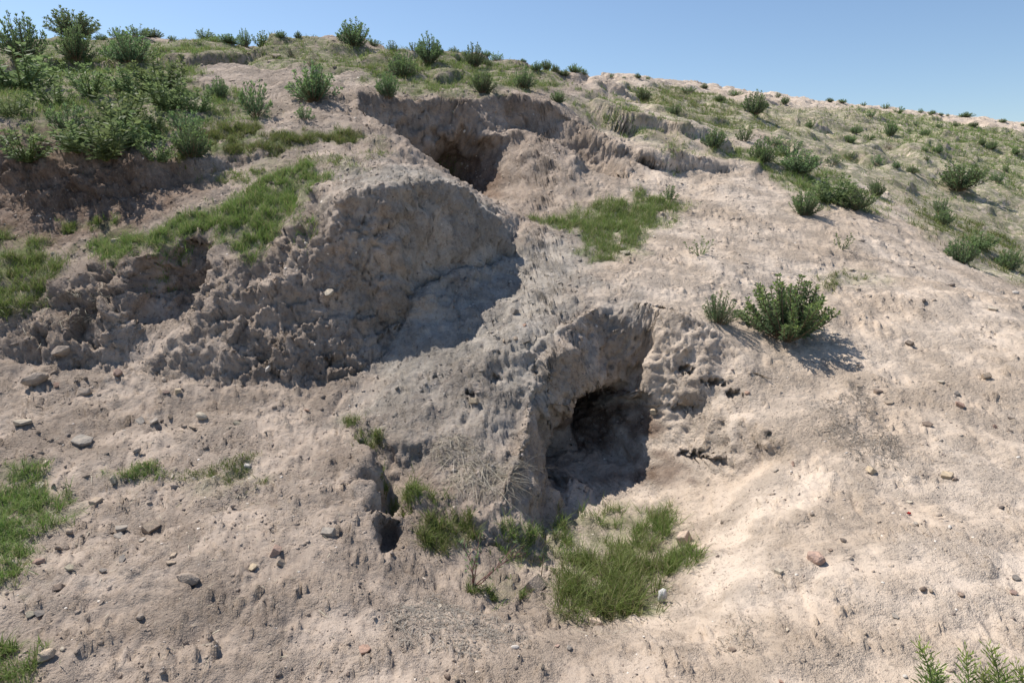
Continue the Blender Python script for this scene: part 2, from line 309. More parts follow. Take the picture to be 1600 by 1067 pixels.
# lumpy trodden ground
idg = np.where((near > .05) & (dist < 10) & (steep < .8) & (np.abs(F[:, 0]) < 7) & (F[:, 1] > 1.2))[0]
q = wpo(F[idg], .08, .025)
g1, g2, gc, gt_ = worley(q, .1, 15); h1, h2, hc, ht_ = worley(q, .038, 16)
lump = sstep(-.3, .4, fbm(F[idg], .6, 2, seed=90) + .3 * leftness[idg] - .15)
lum2 = sstep(-.35, .35, fbm(F[idg], .35, 2, seed=91) + .3 * leftness[idg] - .1)
d[idg] += (lump * (gc - .4) * sstep(.55, .2, g1 + .25 * gt_) * .055 + lum2 * np.maximum(hc - .3, 0) * sstep(.5, .18, h1 + .25 * ht_) * .055) * (1 - steep[idg])
F = F + NF * d[:, None]

for px, py, y, ru, rv, dp in ((1075, 578, 4.52, .05, .03, .12), (1120, 598, 4.42, .08, .022, .1), (1150, 618, 4.3, .05, .025, .1), (1090, 722, 4.04, .2, .025, .12), (1070, 640, 4.38, .13, .022, .09),
                              (1205, 680, 3.9, .03, .014, .05), 
                              (512, 565, 4.68, .03, .03, .1), (735, 620, 4.35, .05, .03, .08), (680, 600, 4.5, .05, .04, .07), (770, 590, 4.5, .05, .03, .07)):
    push(at_y(px, py, y), (0, .95, -.2), ru, rv, dp, 2.0, .9)

# ------------------------------------------------------------------ materials
def new_mat(name):
    m = bpy.data.materials.new(name); m.use_nodes = True; nt = m.node_tree
    return m, nt, nt.nodes['Principled BSDF']
def N(nt, t, **kw):
    n = nt.nodes.new(t)
    for k, v in kw.items():
        if k in n.inputs: n.inputs[k].default_value = v
        else: setattr(n, k, v)
    return n
def mixc(nt, fac, a, b, bt='MIX'):
    n = nt.nodes.new('ShaderNodeMix'); n.data_type = 'RGBA'; n.blend_type = bt
    for s, v in ((n.inputs[0], fac), (n.inputs[6], a), (n.inputs[7], b)):
        if isinstance(v, bpy.types.NodeSocket): nt.links.new(v, s)
        else: s.default_value = v if not isinstance(v, tuple) else (*v, 1)
    return n.outputs[2]
def ramp(nt, src, a, b):
    n = nt.nodes.new('ShaderNodeMapRange'); n.interpolation_type = 'SMOOTHSTEP'
    nt.links.new(src, n.inputs[0]); n.inputs[1].default_value = a; n.inputs[2].default_value = b; return n.outputs[0]
def mathn(nt, op, a, b):
    n = nt.nodes.new('ShaderNodeMath'); n.operation = op
    for i, v in enumerate((a, b)):
        if isinstance(v, bpy.types.NodeSocket): nt.links.new(v, n.inputs[i])
        else: n.inputs[i].default_value = v
    return n.outputs[0]

def soil_material():
    m, nt, bs = new_mat('loess_soil'); L = nt.links
    geo = N(nt, 'ShaderNodeNewGeometry')
    def noise(scale, det=4, rough=.6, dist=0.):
        n = N(nt, 'ShaderNodeTexNoise', Scale=scale, Detail=det, Roughness=rough, Distortion=dist); L.new(geo.outputs['Position'], n.inputs['Vector']); return n.outputs['Fac']
    def attr(nm):
        a = N(nt, 'ShaderNodeAttribute'); a.attribute_name = nm; return a.outputs['Fac']
    n2 = noise(9, 4, .65); n3 = noise(55, 3, .72)
    tone = attr('tone')
    c = mixc(nt, tone, (.335, .27, .217), (.43, .352, .287))
    sand = mixc(nt, tone, (.515, .415, .322), (.59, .49, .395))
    c = mixc(nt, attr('sand'), c, sand)
    grey = mixc(nt, ramp(nt, n2, .4, .6), (.325, .295, .255), (.41, .372, .325))
    c = mixc(nt, attr('grey'), c, grey)
    humus_shade = mixc(nt, ramp(nt, n2, .4, .65), (.165, .112, .08), (.26, .19, .145))
    c = mixc(nt, attr('humus_shade'), c, humus_shade)  # dark bank soil, and the shade painted inside the caves
    c = mixc(nt, mathn(nt, 'MULTIPLY', ramp(nt, n2, .52, .68), mathn(nt, 'SUBTRACT', .42, mathn(nt, 'MULTIPLY', attr('sand'), .2))), c, (.22, .17, .135))
    c = mixc(nt, mathn(nt, 'MULTIPLY', ramp(nt, n3, .55, .68), .62), c, (.19, .15, .12))
    c = mixc(nt, mathn(nt, 'MULTIPLY', ramp(nt, n3, .46, .3), .3), c, (.53, .45, .36))
    gr = mathn(nt, 'MULTIPLY', attr('green'), ramp(nt, n2, .3, .6))
    c = mixc(nt, gr, c, (.12, .16, .05))
    L.new(c, bs.inputs['Base Color']); bs.inputs['Roughness'].default_value = .95; bs.inputs['Specular IOR Level'].default_value = .1
    h = mathn(nt, 'ADD', mathn(nt, 'MULTIPLY', n3, .7), mathn(nt, 'ADD', mathn(nt, 'MULTIPLY', noise(170, 3, .7), .35), mathn(nt, 'MULTIPLY', n2, .6)))
    h = mathn(nt, 'MULTIPLY', h, mathn(nt, 'ADD', .35, ramp(nt, noise(3.5, 3), .35, .65)))
    b = N(nt, 'ShaderNodeBump', Strength=1.0, Distance=.03); L.new(h, b.inputs['Height']); L.new(b.outputs['Normal'], bs.inputs['Normal'])
    return m
SOIL = soil_material()

def leaf_material(name, base, tip, trans=.35, dark=None):
    m, nt, bs = new_mat(name); L = nt.links
    a = N(nt, 'ShaderNodeAttribute'); a.attribute_name = 'tip'
    r = N(nt, 'ShaderNodeAttribute'); r.attribute_name = 'rnd'
    oi = N(nt, 'ShaderNodeObjectInfo')
    c = mixc(nt, a.outputs['Fac'], base, tip)
    c = mixc(nt, mathn(nt, 'MULTIPLY', r.outputs['Fac'], .55), c, dark or tuple(x * .45 for x in base))
    hs = N(nt, 'ShaderNodeHueSaturation'); L.new(c, hs.inputs['Color'])
    L.new(mathn(nt, 'ADD', .485, mathn(nt, 'MULTIPLY', oi.outputs['Random'], .03)), hs.inputs['Hue'])
    L.new(mathn(nt, 'ADD', .8, mathn(nt, 'MULTIPLY', oi.outputs['Random'], .35)), hs.inputs['Value'])
    L.new(hs.outputs['Color'], bs.inputs['Base Color']); bs.inputs['Roughness'].default_value = .6; bs.inputs['Specular IOR Level'].default_value = .3
    t = N(nt, 'ShaderNodeBsdfTranslucent'); L.new(hs.outputs['Color'], t.inputs['Color'])
    mx = N(nt, 'ShaderNodeMixShader'); mx.inputs[0].default_value = trans
    L.new(bs.outputs[0], mx.inputs[1]); L.new(t.outputs[0], mx.inputs[2]); L.new(mx.outputs[0], nt.nodes['Material Output'].inputs['Surface'])
    return m
LEAF = leaf_material('rue_leaf', (.15, .225, .125), (.31, .44, .13), .45)
LEAFP = leaf_material('pale_leaf', (.19, .26, .12), (.30, .39, .14), .45)
SPRIG = leaf_material('sprig_leaf', (.17, .27, .075), (.42, .52, .12), .4)
GRASS = leaf_material('grass_blade', (.11, .185, .035), (.27, .36, .09), .38, (.3, .26, .14))
STRAW = leaf_material('straw', (.42, .37, .28), (.55, .50, .40), .15, (.22, .18, .13))
def stone_material():
    m, nt, bs = new_mat('stone'); L = nt.links
    tc = N(nt, 'ShaderNodeTexCoord'); oi = N(nt, 'ShaderNodeObjectInfo')
    n = N(nt, 'ShaderNodeTexNoise', Scale=4., Detail=5.); L.new(tc.outputs['Object'], n.inputs['Vector'])
    c = mixc(nt, ramp(nt, n.outputs['Fac'], .35, .7), (.75, .75, .75), (1.1, 1.06, 1.0)); c = mixc(nt, 1.0, c, oi.outputs['Color'], 'MULTIPLY')
    L.new(c, bs.inputs['Base Color']); bs.inputs['Roughness'].default_value = .85; bs.inputs['Specular IOR Level'].default_value = .25
    b = N(nt, 'ShaderNodeBump', Strength=.4, Distance=.05); n2 = N(nt, 'ShaderNodeTexNoise', Scale=14., Detail=4.); L.new(tc.outputs['Object'], n2.inputs['Vector'])
    L.new(n2.outputs['Fac'], b.inputs['Height']); L.new(b.outputs['Normal'], bs.inputs['Normal'])
    return m
STONE = stone_material()
def plain(name, col, rough=.85):
    m, nt, bs = new_mat(name); L = nt.links
    geo = N(nt, 'ShaderNodeNewGeometry'); n = N(nt, 'ShaderNodeTexNoise', Scale=40., Detail=4.); L.new(geo.outputs['Position'], n.inputs['Vector'])
    L.new(mixc(nt, ramp(nt, n.outputs['Fac'], .3, .7), tuple(x * .7 for x in col), tuple(min(1, x * 1.2) for x in col)), bs.inputs['Base Color']); bs.inputs['Roughness'].default_value = rough
    bs.inputs['Specular IOR Level'].default_value = .2
    return m
STEM = plain('woody_stem', (.2, .15, .1)); GSTEM = plain('green_stem', (.13, .17, .06)); RSTEM = plain('red_brown_stem', (.22, .12, .1))

# ------------------------------------------------------------------ helpers for objects
def mesh_np(name, V, T, mat=None, smooth=False, attrs=None):
    V = np.ascontiguousarray(V, np.float32); T = np.ascontiguousarray(T, np.int32); k = T.shape[1]
    me = bpy.data.meshes.new(name)
    me.vertices.add(len(V)); me.vertices.foreach_set('co', V.ravel())
    me.loops.add(T.size); me.loops.foreach_set('vertex_index', T.ravel())
    me.polygons.add(len(T)); me.polygons.foreach_set('loop_start', np.arange(0, T.size, k, dtype=np.int32))
    me.polygons.foreach_set('use_smooth', np.full(len(T), smooth))
    for nm, arr in (attrs or {}).items():
        a = me.attributes.new(nm, 'FLOAT', 'POINT'); a.data.foreach_set('value', np.ascontiguousarray(arr, np.float32))
    me.update(calc_edges=True)
    if mat: me.materials.append(mat)
    return me
def obj(name, me, parent=None, label=None, cat=None, group=None, kind=None):
    o = bpy.data.objects.new(name, me); COL.objects.link(o)
    if parent: o.parent = parent
    for k, v in (('label', label), ('category', cat), ('group', group), ('kind', kind)):
        if v: o[k] = v
    return o

# ------------------------------------------------------------------ hillside
def poly_mask(pts, soft=.04, nz=.05):
    """patch of ground whose outline was surveyed from the viewpoint; hits are world positions"""
    return pts
g = np.arange(NCOL * NROW).reshape(NCOL, NROW)
gn = np.roll(g, -1, 0)
QF = np.stack([g[:, :-1], gn[:, :-1], gn[:, 1:], g[:, 1:]], -1).reshape(-1, 4)[:, ::-1]
ground_me = mesh_np('hillside', F, QF, SOIL, True)
ground = obj('hillside', ground_me, label='dry loess hillside with eroded banks, burrows and a pit', kind='structure')
bpy.context.view_layer.update()
BVH = BVHTree.FromObject(ground, bpy.context.evaluated_depsgraph_get())
def hit(px, py):
    r = Vector(ray(px, py)).normalized(); h = BVH.ray_cast(EYE, r, 500)
    if h[0] is None: return None, None, None
    return h[0], h[1], h[3]
FN = np.empty(len(F) * 3, np.float32); ground_me.vertex_normals.foreach_get('vector', FN); FN = FN.reshape(-1, 3)
# ------------------------------------------------------------------ ground cover masks (world positions of surveyed outlines)
CAMP = np.array([0, 0, 1.6], np.float32)
VT = np.arctan2(F[:, 0], F[:, 1]); VR = np.log(np.maximum(np.hypot(F[:, 0], F[:, 1]), .1))
wob1 = fbm(np.stack([VT, VR, VR * 0], 1), .05, 4, .6, 200) * .022
def mask(outline, soft=.012, wob=1.0):
    pts = []
    for px, py in outline:
        h = None; y = py
        while h is None and y < py + 80: h, _, _ = hit(px, y); y += 2
        if h is not None: pts.append((math.atan2(h.x, h.y), math.log(math.hypot(h.x, h.y))))
    p = np.array(pts); lo = p.min(0) - .06; hi = p.max(0) + .06
    i = np.where((VT > lo[0]) & (VT < hi[0]) & (VR > lo[1]) & (VR < hi[1]))[0]
    x = VT[i]; y = VR[i]; ins = np.zeros(len(i), bool); dm = np.full(len(i), 9.)
    for k in range(len(p)):
        x0, y0 = p[k]; x1, y1 = p[(k + 1) % len(p)]
        ins ^= ((y0 > y) != (y1 > y)) & (x < (x1 - x0) * (y - y0) / (y1 - y0 + 1e-12) + x0)
        ex, ey = x1 - x0, y1 - y0; t = np.clip(((x - x0) * ex + (y - y0) * ey) / (ex * ex + ey * ey + 1e-12), 0, 1)
        dm = np.minimum(dm, np.hypot(x - x0 - t * ex, y - y0 - t * ey))
    o = np.zeros(len(F), np.float32); sz = min(1.0, dm[ins].max() / .03) if ins.any() else 1.0; o[i] = sstep(-soft * sz, soft * sz, np.where(ins, dm, -dm) + wob * sz * wob1[i]); return o

# (label, outline, blades, height m, bare-soil share, ground tint)
PATCH = [
 ('thin green cover over the far right hillside', [(1110, 150), (1300, 170), (1600, 205), (1680, 225), (1680, 420), (1500, 370), (1380, 300), (1230, 240)], 18000, .09, .6, .62),
 ('thin green cover between the hilltop shrubs at left', [(-40, 75), (120, 62), (330, 58), (540, 68), (700, 85), (700, 110), (560, 120), (430, 110), (330, 85), (200, 110), (-40, 110)], 13000, .065, .4, .7),
 ('bright green grass on the terrace below the upper cave', [(830, 342), (900, 330), (990, 308), (1062, 318), (1040, 345), (1005, 362), (995, 400), (930, 408), (908, 372), (870, 356)], 15000, .075, .15, .8),
 ('tall green grass on the pit floor beside the white lump', [(878, 905), (882, 962), (950, 970), (1015, 958), (1040, 920), (1032, 880), (960, 870), (900, 880)], 4800, .12, .3, .6),
 ('green grass at the back of the pit below the cave', [(865, 830), (885, 805), (960, 785), (1040, 795), (1075, 850), (1085, 890), (1040, 900), (960, 880), (870, 890), (850, 860)], 4800, .075, .4, .45),
 ('grass strip along the top of the eroded block', [(150, 385), (230, 362), (350, 315), (420, 275), (490, 258), (505, 285), (450, 345), (480, 372), (400, 394), (310, 392), (250, 392), (160, 402)], 21250, .065, .25, .8),
 ('grass on the small ledge at the left edge', [(-40, 372), (60, 378), (100, 412), (70, 462), (20, 480), (-40, 480)], 6500, .075, .15, .8),
 ('grass at the left edge beside pale sherds', [(-40, 715), (50, 728), (85, 765), (122, 790), (60, 845), (40, 915), (-40, 945)], 6500, .05, .25, .6),
 ('thin grass in the bottom left corner', [(-40, 1000), (45, 1008), (62, 1040), (55, 1090), (-40, 1090)], 1800, .05, .4, .4),
 ('grass between weeds on the upper left slope', [(-40, 105), (60, 90), (150, 95), (330, 58), (300, 95), (300, 130), (400, 150), (430, 190), (330, 200), (240, 225), (130, 235), (-40, 190)], 37800, .07, .45, .6),
 ('bright grass band below the weeds on the left slope', [(290, 205), (350, 195), (440, 205), (550, 212), (540, 222), (430, 238), (330, 255), (290, 240)], 13500, .06, .2, .9),
 ('short grass along the hilltop above the upper cave', [(490, 85), (560, 78), (660, 85), (800, 95), (880, 112), (860, 140), (760, 150), (640, 150), (560, 125)], 21600, .06, .45, .7),
 ('grass on the rise right of the hilltop shrubs', [(975, 130), (1060, 135), (1150, 160), (1240, 210), (1150, 215), (1060, 190), (1000, 165)], 12000, .08, .5, .7),
 ('sparse grass above the bank right of the upper cave', [(890, 150), (960, 150), (1040, 200), (1110, 240), (1050, 250), (960, 200), (900, 180)], 3500, .06, .6, .4),
 ('green cover round the bushes on the right shoulder', [(1100, 210), (1180, 230), (1300, 270), (1395, 320), (1370, 335), (1280, 325), (1200, 270), (1120, 245)], 8000, .07, .45, .7),
 ('green slope on the far right hillside', [(1310, 165), (1420, 180), (1600, 215), (1680, 240), (1680, 330), (1560, 300), (1440, 250), (1380, 215)], 22500, .11, .45, .8),
 ('grass streak down the right edge', [(1400, 300), (1470, 320), (1600, 390), (1680, 430), (1680, 480), (1590, 445), (1500, 410), (1420, 345)], 6000, .07, .5, .6),
 ('faint grass film on the bare right slope', [(1270, 425), (1340, 420), (1380, 432), (1370, 448), (1290, 445)], 700, .035, .5, .35),
 ('grass clump at the foot of the rough slope', [(660, 820), (720, 815), (745, 845), (730, 868), (680, 865)], 1500, .07, .2, .4),
 ('grass clump on the rough slope above the pit', [(600, 750), (640, 745), (690, 770), (680, 800), (630, 795)], 1600, .06, .2, .4),
 ('little grass tufts on the path edge above the den', [(535, 655), (570, 650), (600, 690), (590, 705), (550, 680)], 700, .05, .3, .3),
 ('thin grass tufts on the bare ground at left', [(150, 735), (240, 720), (260, 740), (180, 760)], 700, .035, .5, .3),
 ('thin grass tufts beside the white cube shaped stone', [(270, 740), (390, 715), (405, 745), (360, 780), (300, 775)], 700, .035, .5, .3),
 ('grass in the shaded corner of the pit', [(780, 850), (860, 835), (870, 880), (800, 890)], 800, .06, .4, .3),
 ('low green film on the pit edge by the grey stone', [(740, 900), (800, 890), (820, 930), (760, 940)], 500, .035, .4, .3),
 ('short grass on the slope between weeds and block', [(330, 260), (450, 245), (540, 240), (600, 215), (560, 265), (480, 262), (380, 290)], 2500, .045, .6, .3),
 ('green mat in the gully beneath the left weeds', [(90, 345), (180, 338), (170, 358), (100, 362)], 1500, .045, .3, .5),
]
patch_m = [mask(p[1], .02, 1.3) for p in PATCH]
green = np.zeros(len(F), np.float32)
for p, m in zip(PATCH, patch_m): green = np.maximum(green, m * p[5])
green *= 1 - sstep(42, 58, SL)
HUM = np.maximum(mask([(-60, 190), (260, 245), (340, 290), (250, 350), (100, 385), (-60, 390)], .04), .45 * mask([(-60, 440), (150, 405), (310, 400), (290, 470), (150, 540), (-60, 560)], .04)) 
GREY = mask([(530, 285), (690, 275), (800, 380), (920, 350), (930, 430), (985, 490), (900, 640), (870, 740), (760, 780), (640, 720), (560, 650), (620, 500), (560, 420)], .05, 2)
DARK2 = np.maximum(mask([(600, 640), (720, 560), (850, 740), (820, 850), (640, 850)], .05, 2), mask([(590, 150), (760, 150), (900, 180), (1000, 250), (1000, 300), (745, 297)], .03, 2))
GREY *= 1 - CAVE_SHADE
sand = np.clip(1 - leftness + .0, 0, 1) * (1 - GREY) * (1 - CAVE_SHADE)
sand *= 1 - .5 * sstep(7, 9, F[:, 1]) * sstep(1.5, -1, F[:, 0])
tone = sstep(-.5, .5, fbm(F, .8, 4, .6, 210))
for nm, arr in (('green', green), ('humus_shade', np.clip(np.maximum(HUM * .95 + .25 * DARK2, CAVE_SHADE), 0, 1)), ('grey', GREY * .9), ('sand', sand), ('tone', tone)):  # cave mask puts the shade of the hollows into the soil colour
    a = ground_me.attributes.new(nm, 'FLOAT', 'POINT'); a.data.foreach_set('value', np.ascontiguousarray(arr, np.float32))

# ------------------------------------------------------------------ scatter helpers
QA = F[QF]
qarea = .5 * np.linalg.norm(np.cross(QA[:, 2] - QA[:, 0], QA[:, 3] - QA[:, 1]), axis=1)
def sample(weight_v, n):
    i = np.where(weight_v[QF[:, 0]] > 1e-4)[0]; w = weight_v[QF[i, 0]] * qarea[i]; c = np.cumsum(w); i = i[np.minimum(np.searchsorted(c, rng.random(n) * c[-1]), len(i) - 1)]
    a = rng.random((n, 1)).astype(np.float32); b = rng.random((n, 1)).astype(np.float32); q = QA[i]
    pos = (q[:, 0] * (1 - a) + q[:, 1] * a) * (1 - b) + (q[:, 3] * (1 - a) + q[:, 2] * a) * b
    return pos, FN[QF[i, 0]], i
def blades(name, pos, nrm, hgt, wid, mat, label, cat, lean=.5, up=.75, flat=False):
    n = len(pos); dst = np.linalg.norm(pos - CAMP, axis=1)
    h = hgt * (.3 + 1.25 * rng.random(n) ** 1.4); w = np.maximum(wid, dst * .00055) * (.7 + .6 * rng.random(n))
    az = rng.random(n) * 2 * np.pi; ca, sa = np.cos(az), np.sin(az)
    d0 = nrm * (1 - up) + np.array([0, 0, up]); d0 = d0 + np.stack([ca, sa, 0 * ca], 1) * (lean * rng.random(n))[:, None]; d0 /= np.linalg.norm(d0, axis=1)[:, None]
    d1 = d0 + np.stack([ca, sa, -.4 + 0 * ca], 1) * (lean * 1.2 * rng.random(n))[:, None]; d1 /= np.linalg.norm(d1, axis=1)[:, None]
    yaw = rng.random(n) * np.pi; s = np.stack([np.cos(yaw), np.sin(yaw), np.zeros(n)], 1) * (w * .5)[:, None]
    b = pos - nrm * .006; m = b + d0 * (h * .55)[:, None]; t = m + d1 * (h * .5)[:, None]
    V = np.stack([b - s, b + s, m - s * .75, m + s * .75, t], 1).reshape(-1, 3)
    o = (np.arange(n) * 5)[:, None, None]; T = (o + np.array([[0, 1, 3], [0, 3, 2], [2, 3, 4]])[None]).reshape(-1, 3)
    tip = np.tile([0, 0, .5, .5, 1.], n) * np.repeat(.3 + .7 * rng.random(n), 5); rnd = np.repeat(np.where(rng.random(n) < .17, 1.7, rng.random(n) ** 2), 5)
    return obj(name, mesh_np(name, V, T, mat, False, {'tip': tip, 'rnd': rnd}), label=label, cat=cat, kind='stuff')
clump = sstep(-.3, .4, fbm(F, .12, 3, .7, 220)) * .88 + .12
bare_n = fbm(F, .3, 4, .7, 230)
for p, m in zip(PATCH, patch_m):
    bare = sstep(p[4] * 1.2 - .75, p[4] * 1.2 - .25, bare_n)
    pos, nr, _ = sample(m * m * clump * bare, p[2])
    blades('grass', pos, nr, p[3], .0035, GRASS, p[0], 'grass', lean=.85)
# ------------------------------------------------------------------ crumbs of earth and gravel
ICO_V = []
phi = (1 + 5 ** .5) / 2
for a in (-1, 1):
    for b in (-phi, phi): ICO_V += [(0, a, b), (a, b, 0), (b, 0, a)]
ICO_V = np.array(ICO_V); ICO_V /= np.linalg.norm(ICO_V[0])
_bm = bmesh.new(); [_bm.verts.new(v) for v in ICO_V]; bmesh.ops.convex_hull(_bm, input=_bm.verts[:]); _bm.verts.index_update()
ICO_T = np.array([[v.index for v in f.verts] for f in _bm.faces]); ICO_V = np.array([v.co[:] for v in _bm.verts]); _bm.free()
OCT_V = np.array([(1, 0, 0), (-1, 0, 0), (0, 1, 0), (0, -1, 0), (0, 0, 1), (0, 0, -1)], float)
OCT_T = np.array([(0, 2, 4), (2, 1, 4), (1, 3, 4), (3, 0, 4), (2, 0, 5), (1, 2, 5), (3, 1, 5), (0, 3, 5)])
def crumbs(name, weight, n, smin, smax, mat, label, cat, dref=4.0, small=False):
    SV, ST = (OCT_V, OCT_T) if small else (ICO_V, ICO_T); K = len(SV)
    pos, nr, _ = sample(weight, n); dst = np.linalg.norm(pos - CAMP, axis=1)
    size = (smin + (smax - smin) * rng.random(n) ** 3.5) * np.clip(dst / dref, .6, 3) ** .7
    V = SV[None] * (1 + .33 * rng.normal(size=(n, K, 1))) * size[:, None, None]
    sq = np.stack([.8 + .6 * rng.random(n), .7 + .4 * rng.random(n), .4 + .4 * rng.random(n)], 1); V = V * sq[:, None]
    az = rng.random(n) * 2 * np.pi; c, s_ = np.cos(az), np.sin(az)
    t = np.stack([c, s_, 0 * c], 1); t = t - nr * (t * nr).sum(1)[:, None]; t /= np.linalg.norm(t, axis=1)[:, None]; bt = np.cross(nr, t)
    V = V[..., 0:1] * t[:, None] + V[..., 1:2] * bt[:, None] + V[..., 2:3] * nr[:, None] + (pos + nr * (size * .18)[:, None])[:, None]
    T = (np.arange(n) * K)[:, None, None] + ST[None]
    at = {k: np.repeat(v[QF[_, 0]], K) for k, v in soil_attr.items()}; at['tone'] = np.repeat(rng.random(n), K)
    return obj(name, mesh_np(name, V.reshape(-1, 3), T.reshape(-1, 3), mat, not small, at), label=label, cat=cat, kind='stuff')
soil_attr = {'green': green * 0, 'humus_shade': HUM * .85, 'grey': GREY * .9, 'sand': sand}
scr = np.where((F[:, 1] > 1.5) & (dist < 14) & (np.abs(VT) < .8), 1 / np.maximum(dist, 2) ** 2, 0).astype(np.float32)
cl2 = sstep(-.4, .6, fbm(F, .7, 3, .6, 240) + .35 * leftness + .3 * HUM)
crumbs('soil_crumbs', scr * (.12 + cl2), 12000, .004, .018, SOIL, 'loose crumbs of dry earth strewn over the slope', 'soil')

def tinted(name, c0, c1):
    m, nt, bs = new_mat(name); a = N(nt, 'ShaderNodeAttribute'); a.attribute_name = 'tone'
    nt.links.new(mixc(nt, a.outputs['Fac'], c0, c1), bs.inputs['Base Color']); bs.inputs['Roughness'].default_value = .9; return m
spread = scr * (.15 + sstep(-.3, .6, fbm(F, 1.0, 3, .6, 250)))
crumbs('gravel', spread, 5000, .002, .009, tinted('dark_flakes', (.12, .095, .08), (.30, .235, .19)), 'dark grit and flakes scattered over the bare slope', 'grit', 3.0)
crumbs('gravel', spread, 2600, .002, .009, tinted('pale_flakes', (.45, .37, .30), (.72, .66, .58)), 'pale grit and chips scattered over the bare slope', 'grit', 3.0)

crumbs('soil_crumbs', scr * (.25 + cl2) * (.3 + clump), 48000, .002, .0085, SOIL, 'fine crumbly earth covering the bare ground', 'soil', 4.0, True)
# ------------------------------------------------------------------ shrubs
def tube(P, r0, r1, sides=3):
    P = np.array(P); n = len(P); V = []; T = []
    for i in range(n):
        d = P[min(i + 1, n - 1)] - P[max(i - 1, 0)]; d = d / (np.linalg.norm(d) + 1e-9); u = np.cross(d, [.31, .17, .93]); u /= np.linalg.norm(u) + 1e-9; v = np.cross(d, u)
        r = r0 + (r1 - r0) * i / (n - 1)
        for k in range(sides): a = 2 * math.pi * k / sides; V.append(P[i] + r * (math.cos(a) * u + math.sin(a) * v))
    for i in range(n - 1):
        for k in range(sides):
            a, b = i * sides + k, i * sides + (k + 1) % sides; T += [(a, b, b + sides), (a, b + sides, a + sides)]
    return np.array(V), np.array(T)
class MB:
    def __init__(s): s.V = []; s.T = []; s.n = 0; s.A = {'tip': [], 'rnd': []}
    def add(s, V, T, tip=0., rnd=0.):
        s.V.append(V); s.T.append(np.asarray(T) + s.n); s.n += len(V)
        s.A['tip'].append(np.broadcast_to(tip, len(V))); s.A['rnd'].append(np.broadcast_to(rnd, len(V)))
    def mesh(s, name, mat): return mesh_np(name, np.concatenate(s.V), np.concatenate(s.T), mat, False, {k: np.concatenate(v) for k, v in s.A.items()})
def leaf(mb, p, d, L, w, tip, r):
    d = d / np.linalg.norm(d); s = np.cross(d, r.normal(size=3)); s /= np.linalg.norm(s) + 1e-9; nrm = np.cross(s, d)
    V = np.array([p, p + d * L * .45 + s * w * .5 - nrm * L * .04, p + d * L - nrm * L * .12, p + d * L * .45 - s * w * .5 - nrm * L * .04])
    mb.add(V, [(0, 1, 2), (0, 2, 3)], tip, r.random())
def shrub_proto(seed, nst, nlf, spread, L, w, upright=.6, tipw=.8, cluster=1, bare=.25, droop=0., hv=.62):
    """unit shrub about 1 high: woody stems from one root, each lined with narrow leaves"""
    r = np.random.default_rng(seed); st = MB(); lf = MB()
    for i in range(nst):
        az = r.random() * 2 * math.pi; o = math.sqrt(r.random()) * spread; hh = (1 - .55 * (o / max(spread, .01)) ** 2) * (hv + (1.04 - hv) * r.random())
        b = np.array([math.cos(az), math.sin(az), 0]) * .06 * r.random(); e = np.array([math.cos(az) * o, math.sin(az) * o, hh])
        mid = b + (e - b) * .5 + np.array([math.cos(az) * o * .15, math.sin(az) * o * .15, -.06 * hh]) + r.normal(size=3) * .03
        ts = np.linspace(0, 1, 5)[:, None]; C = (1 - ts) ** 2 * b + 2 * ts * (1 - ts) * mid + ts ** 2 * e
        V, T = tube(C, .014, .005); st.add(V, T)
        for k in range(nlf):
            t = bare + (1 - bare) * ((k + r.random()) / nlf); p = (1 - t) ** 2 * b + 2 * t * (1 - t) * mid + t * t * e
            tan = 2 * (1 - t) * (mid - b) + 2 * t * (e - mid); tan /= np.linalg.norm(tan)
            for q in range(cluster):
                dd = r.normal(size=3); dd -= tan * dd.dot(tan); dd /= np.linalg.norm(dd); dd = dd + tan * upright + np.array([0, 0, .25 - droop])
                leaf(lf, p, dd, L * (.6 + .7 * r.random()) * (1.1 - .35 * t), w * (.7 + .6 * r.random()), tipw * max(0, t - .3) / .7 * r.random() ** .6, r)
        for q in range(6):
            dd = tan + r.normal(size=3) * .5; leaf(lf, e, dd, L * .6, w, tipw * (.5 + .5 * r.random()), r)
    return st, lf
PROTO = {}
def reg(key, mat, stem_mat, **kw):
    st, lf = shrub_proto(**kw)
    whole = MB(); whole.V = st.V + lf.V; whole.n = st.n + lf.n
    one = mesh_np('shrub', np.concatenate(st.V + lf.V), np.concatenate(st.T + [t + st.n for t in lf.T]), None, False, {k: np.concatenate(st.A[k] + lf.A[k]) for k in ('tip', 'rnd')})
    one.materials.append(stem_mat); one.materials.append(mat); ns = sum(len(t) for t in st.T)
    one.polygons.foreach_set('material_index', np.concatenate([np.zeros(ns, np.int32), np.ones(len(one.polygons) - ns, np.int32)]))
    A = np.concatenate(lf.V); PROTO[key] = (st.mesh('stem', stem_mat), lf.mesh('foliage', mat), one, np.percentile(A[:, 0], 98) - np.percentile(A[:, 0], 2), np.percentile(A[:, 2], 98))
for k in range(3): reg('dome%d' % k, LEAF, STEM, seed=10 + k, nst=70, nlf=18, spread=.64, L=.12, w=.028, upright=.75, cluster=2, bare=.2)
for k in range(2): reg('loose%d' % k, LEAF, STEM, seed=20 + k, nst=22, nlf=13, spread=.6, L=.17, w=.035, upright=.8, cluster=2)
for k in range(3): reg('weed%d' % k, LEAFP, GSTEM, seed=30 + k, nst=20, nlf=15, spread=.5, L=.13, w=.04, upright=.5, cluster=2, bare=.1, droop=.1)
reg('sparse0', LEAFP, GSTEM, seed=40, nst=9, nlf=9, spread=.6, L=.15, w=.035, upright=.8, cluster=1, bare=.3)
reg('dry0', STRAW, STEM, seed=50, nst=26, nlf=6, spread=.6, L=.12, w=.018, upright=1.2, cluster=1, bare=.3, tipw=.2)
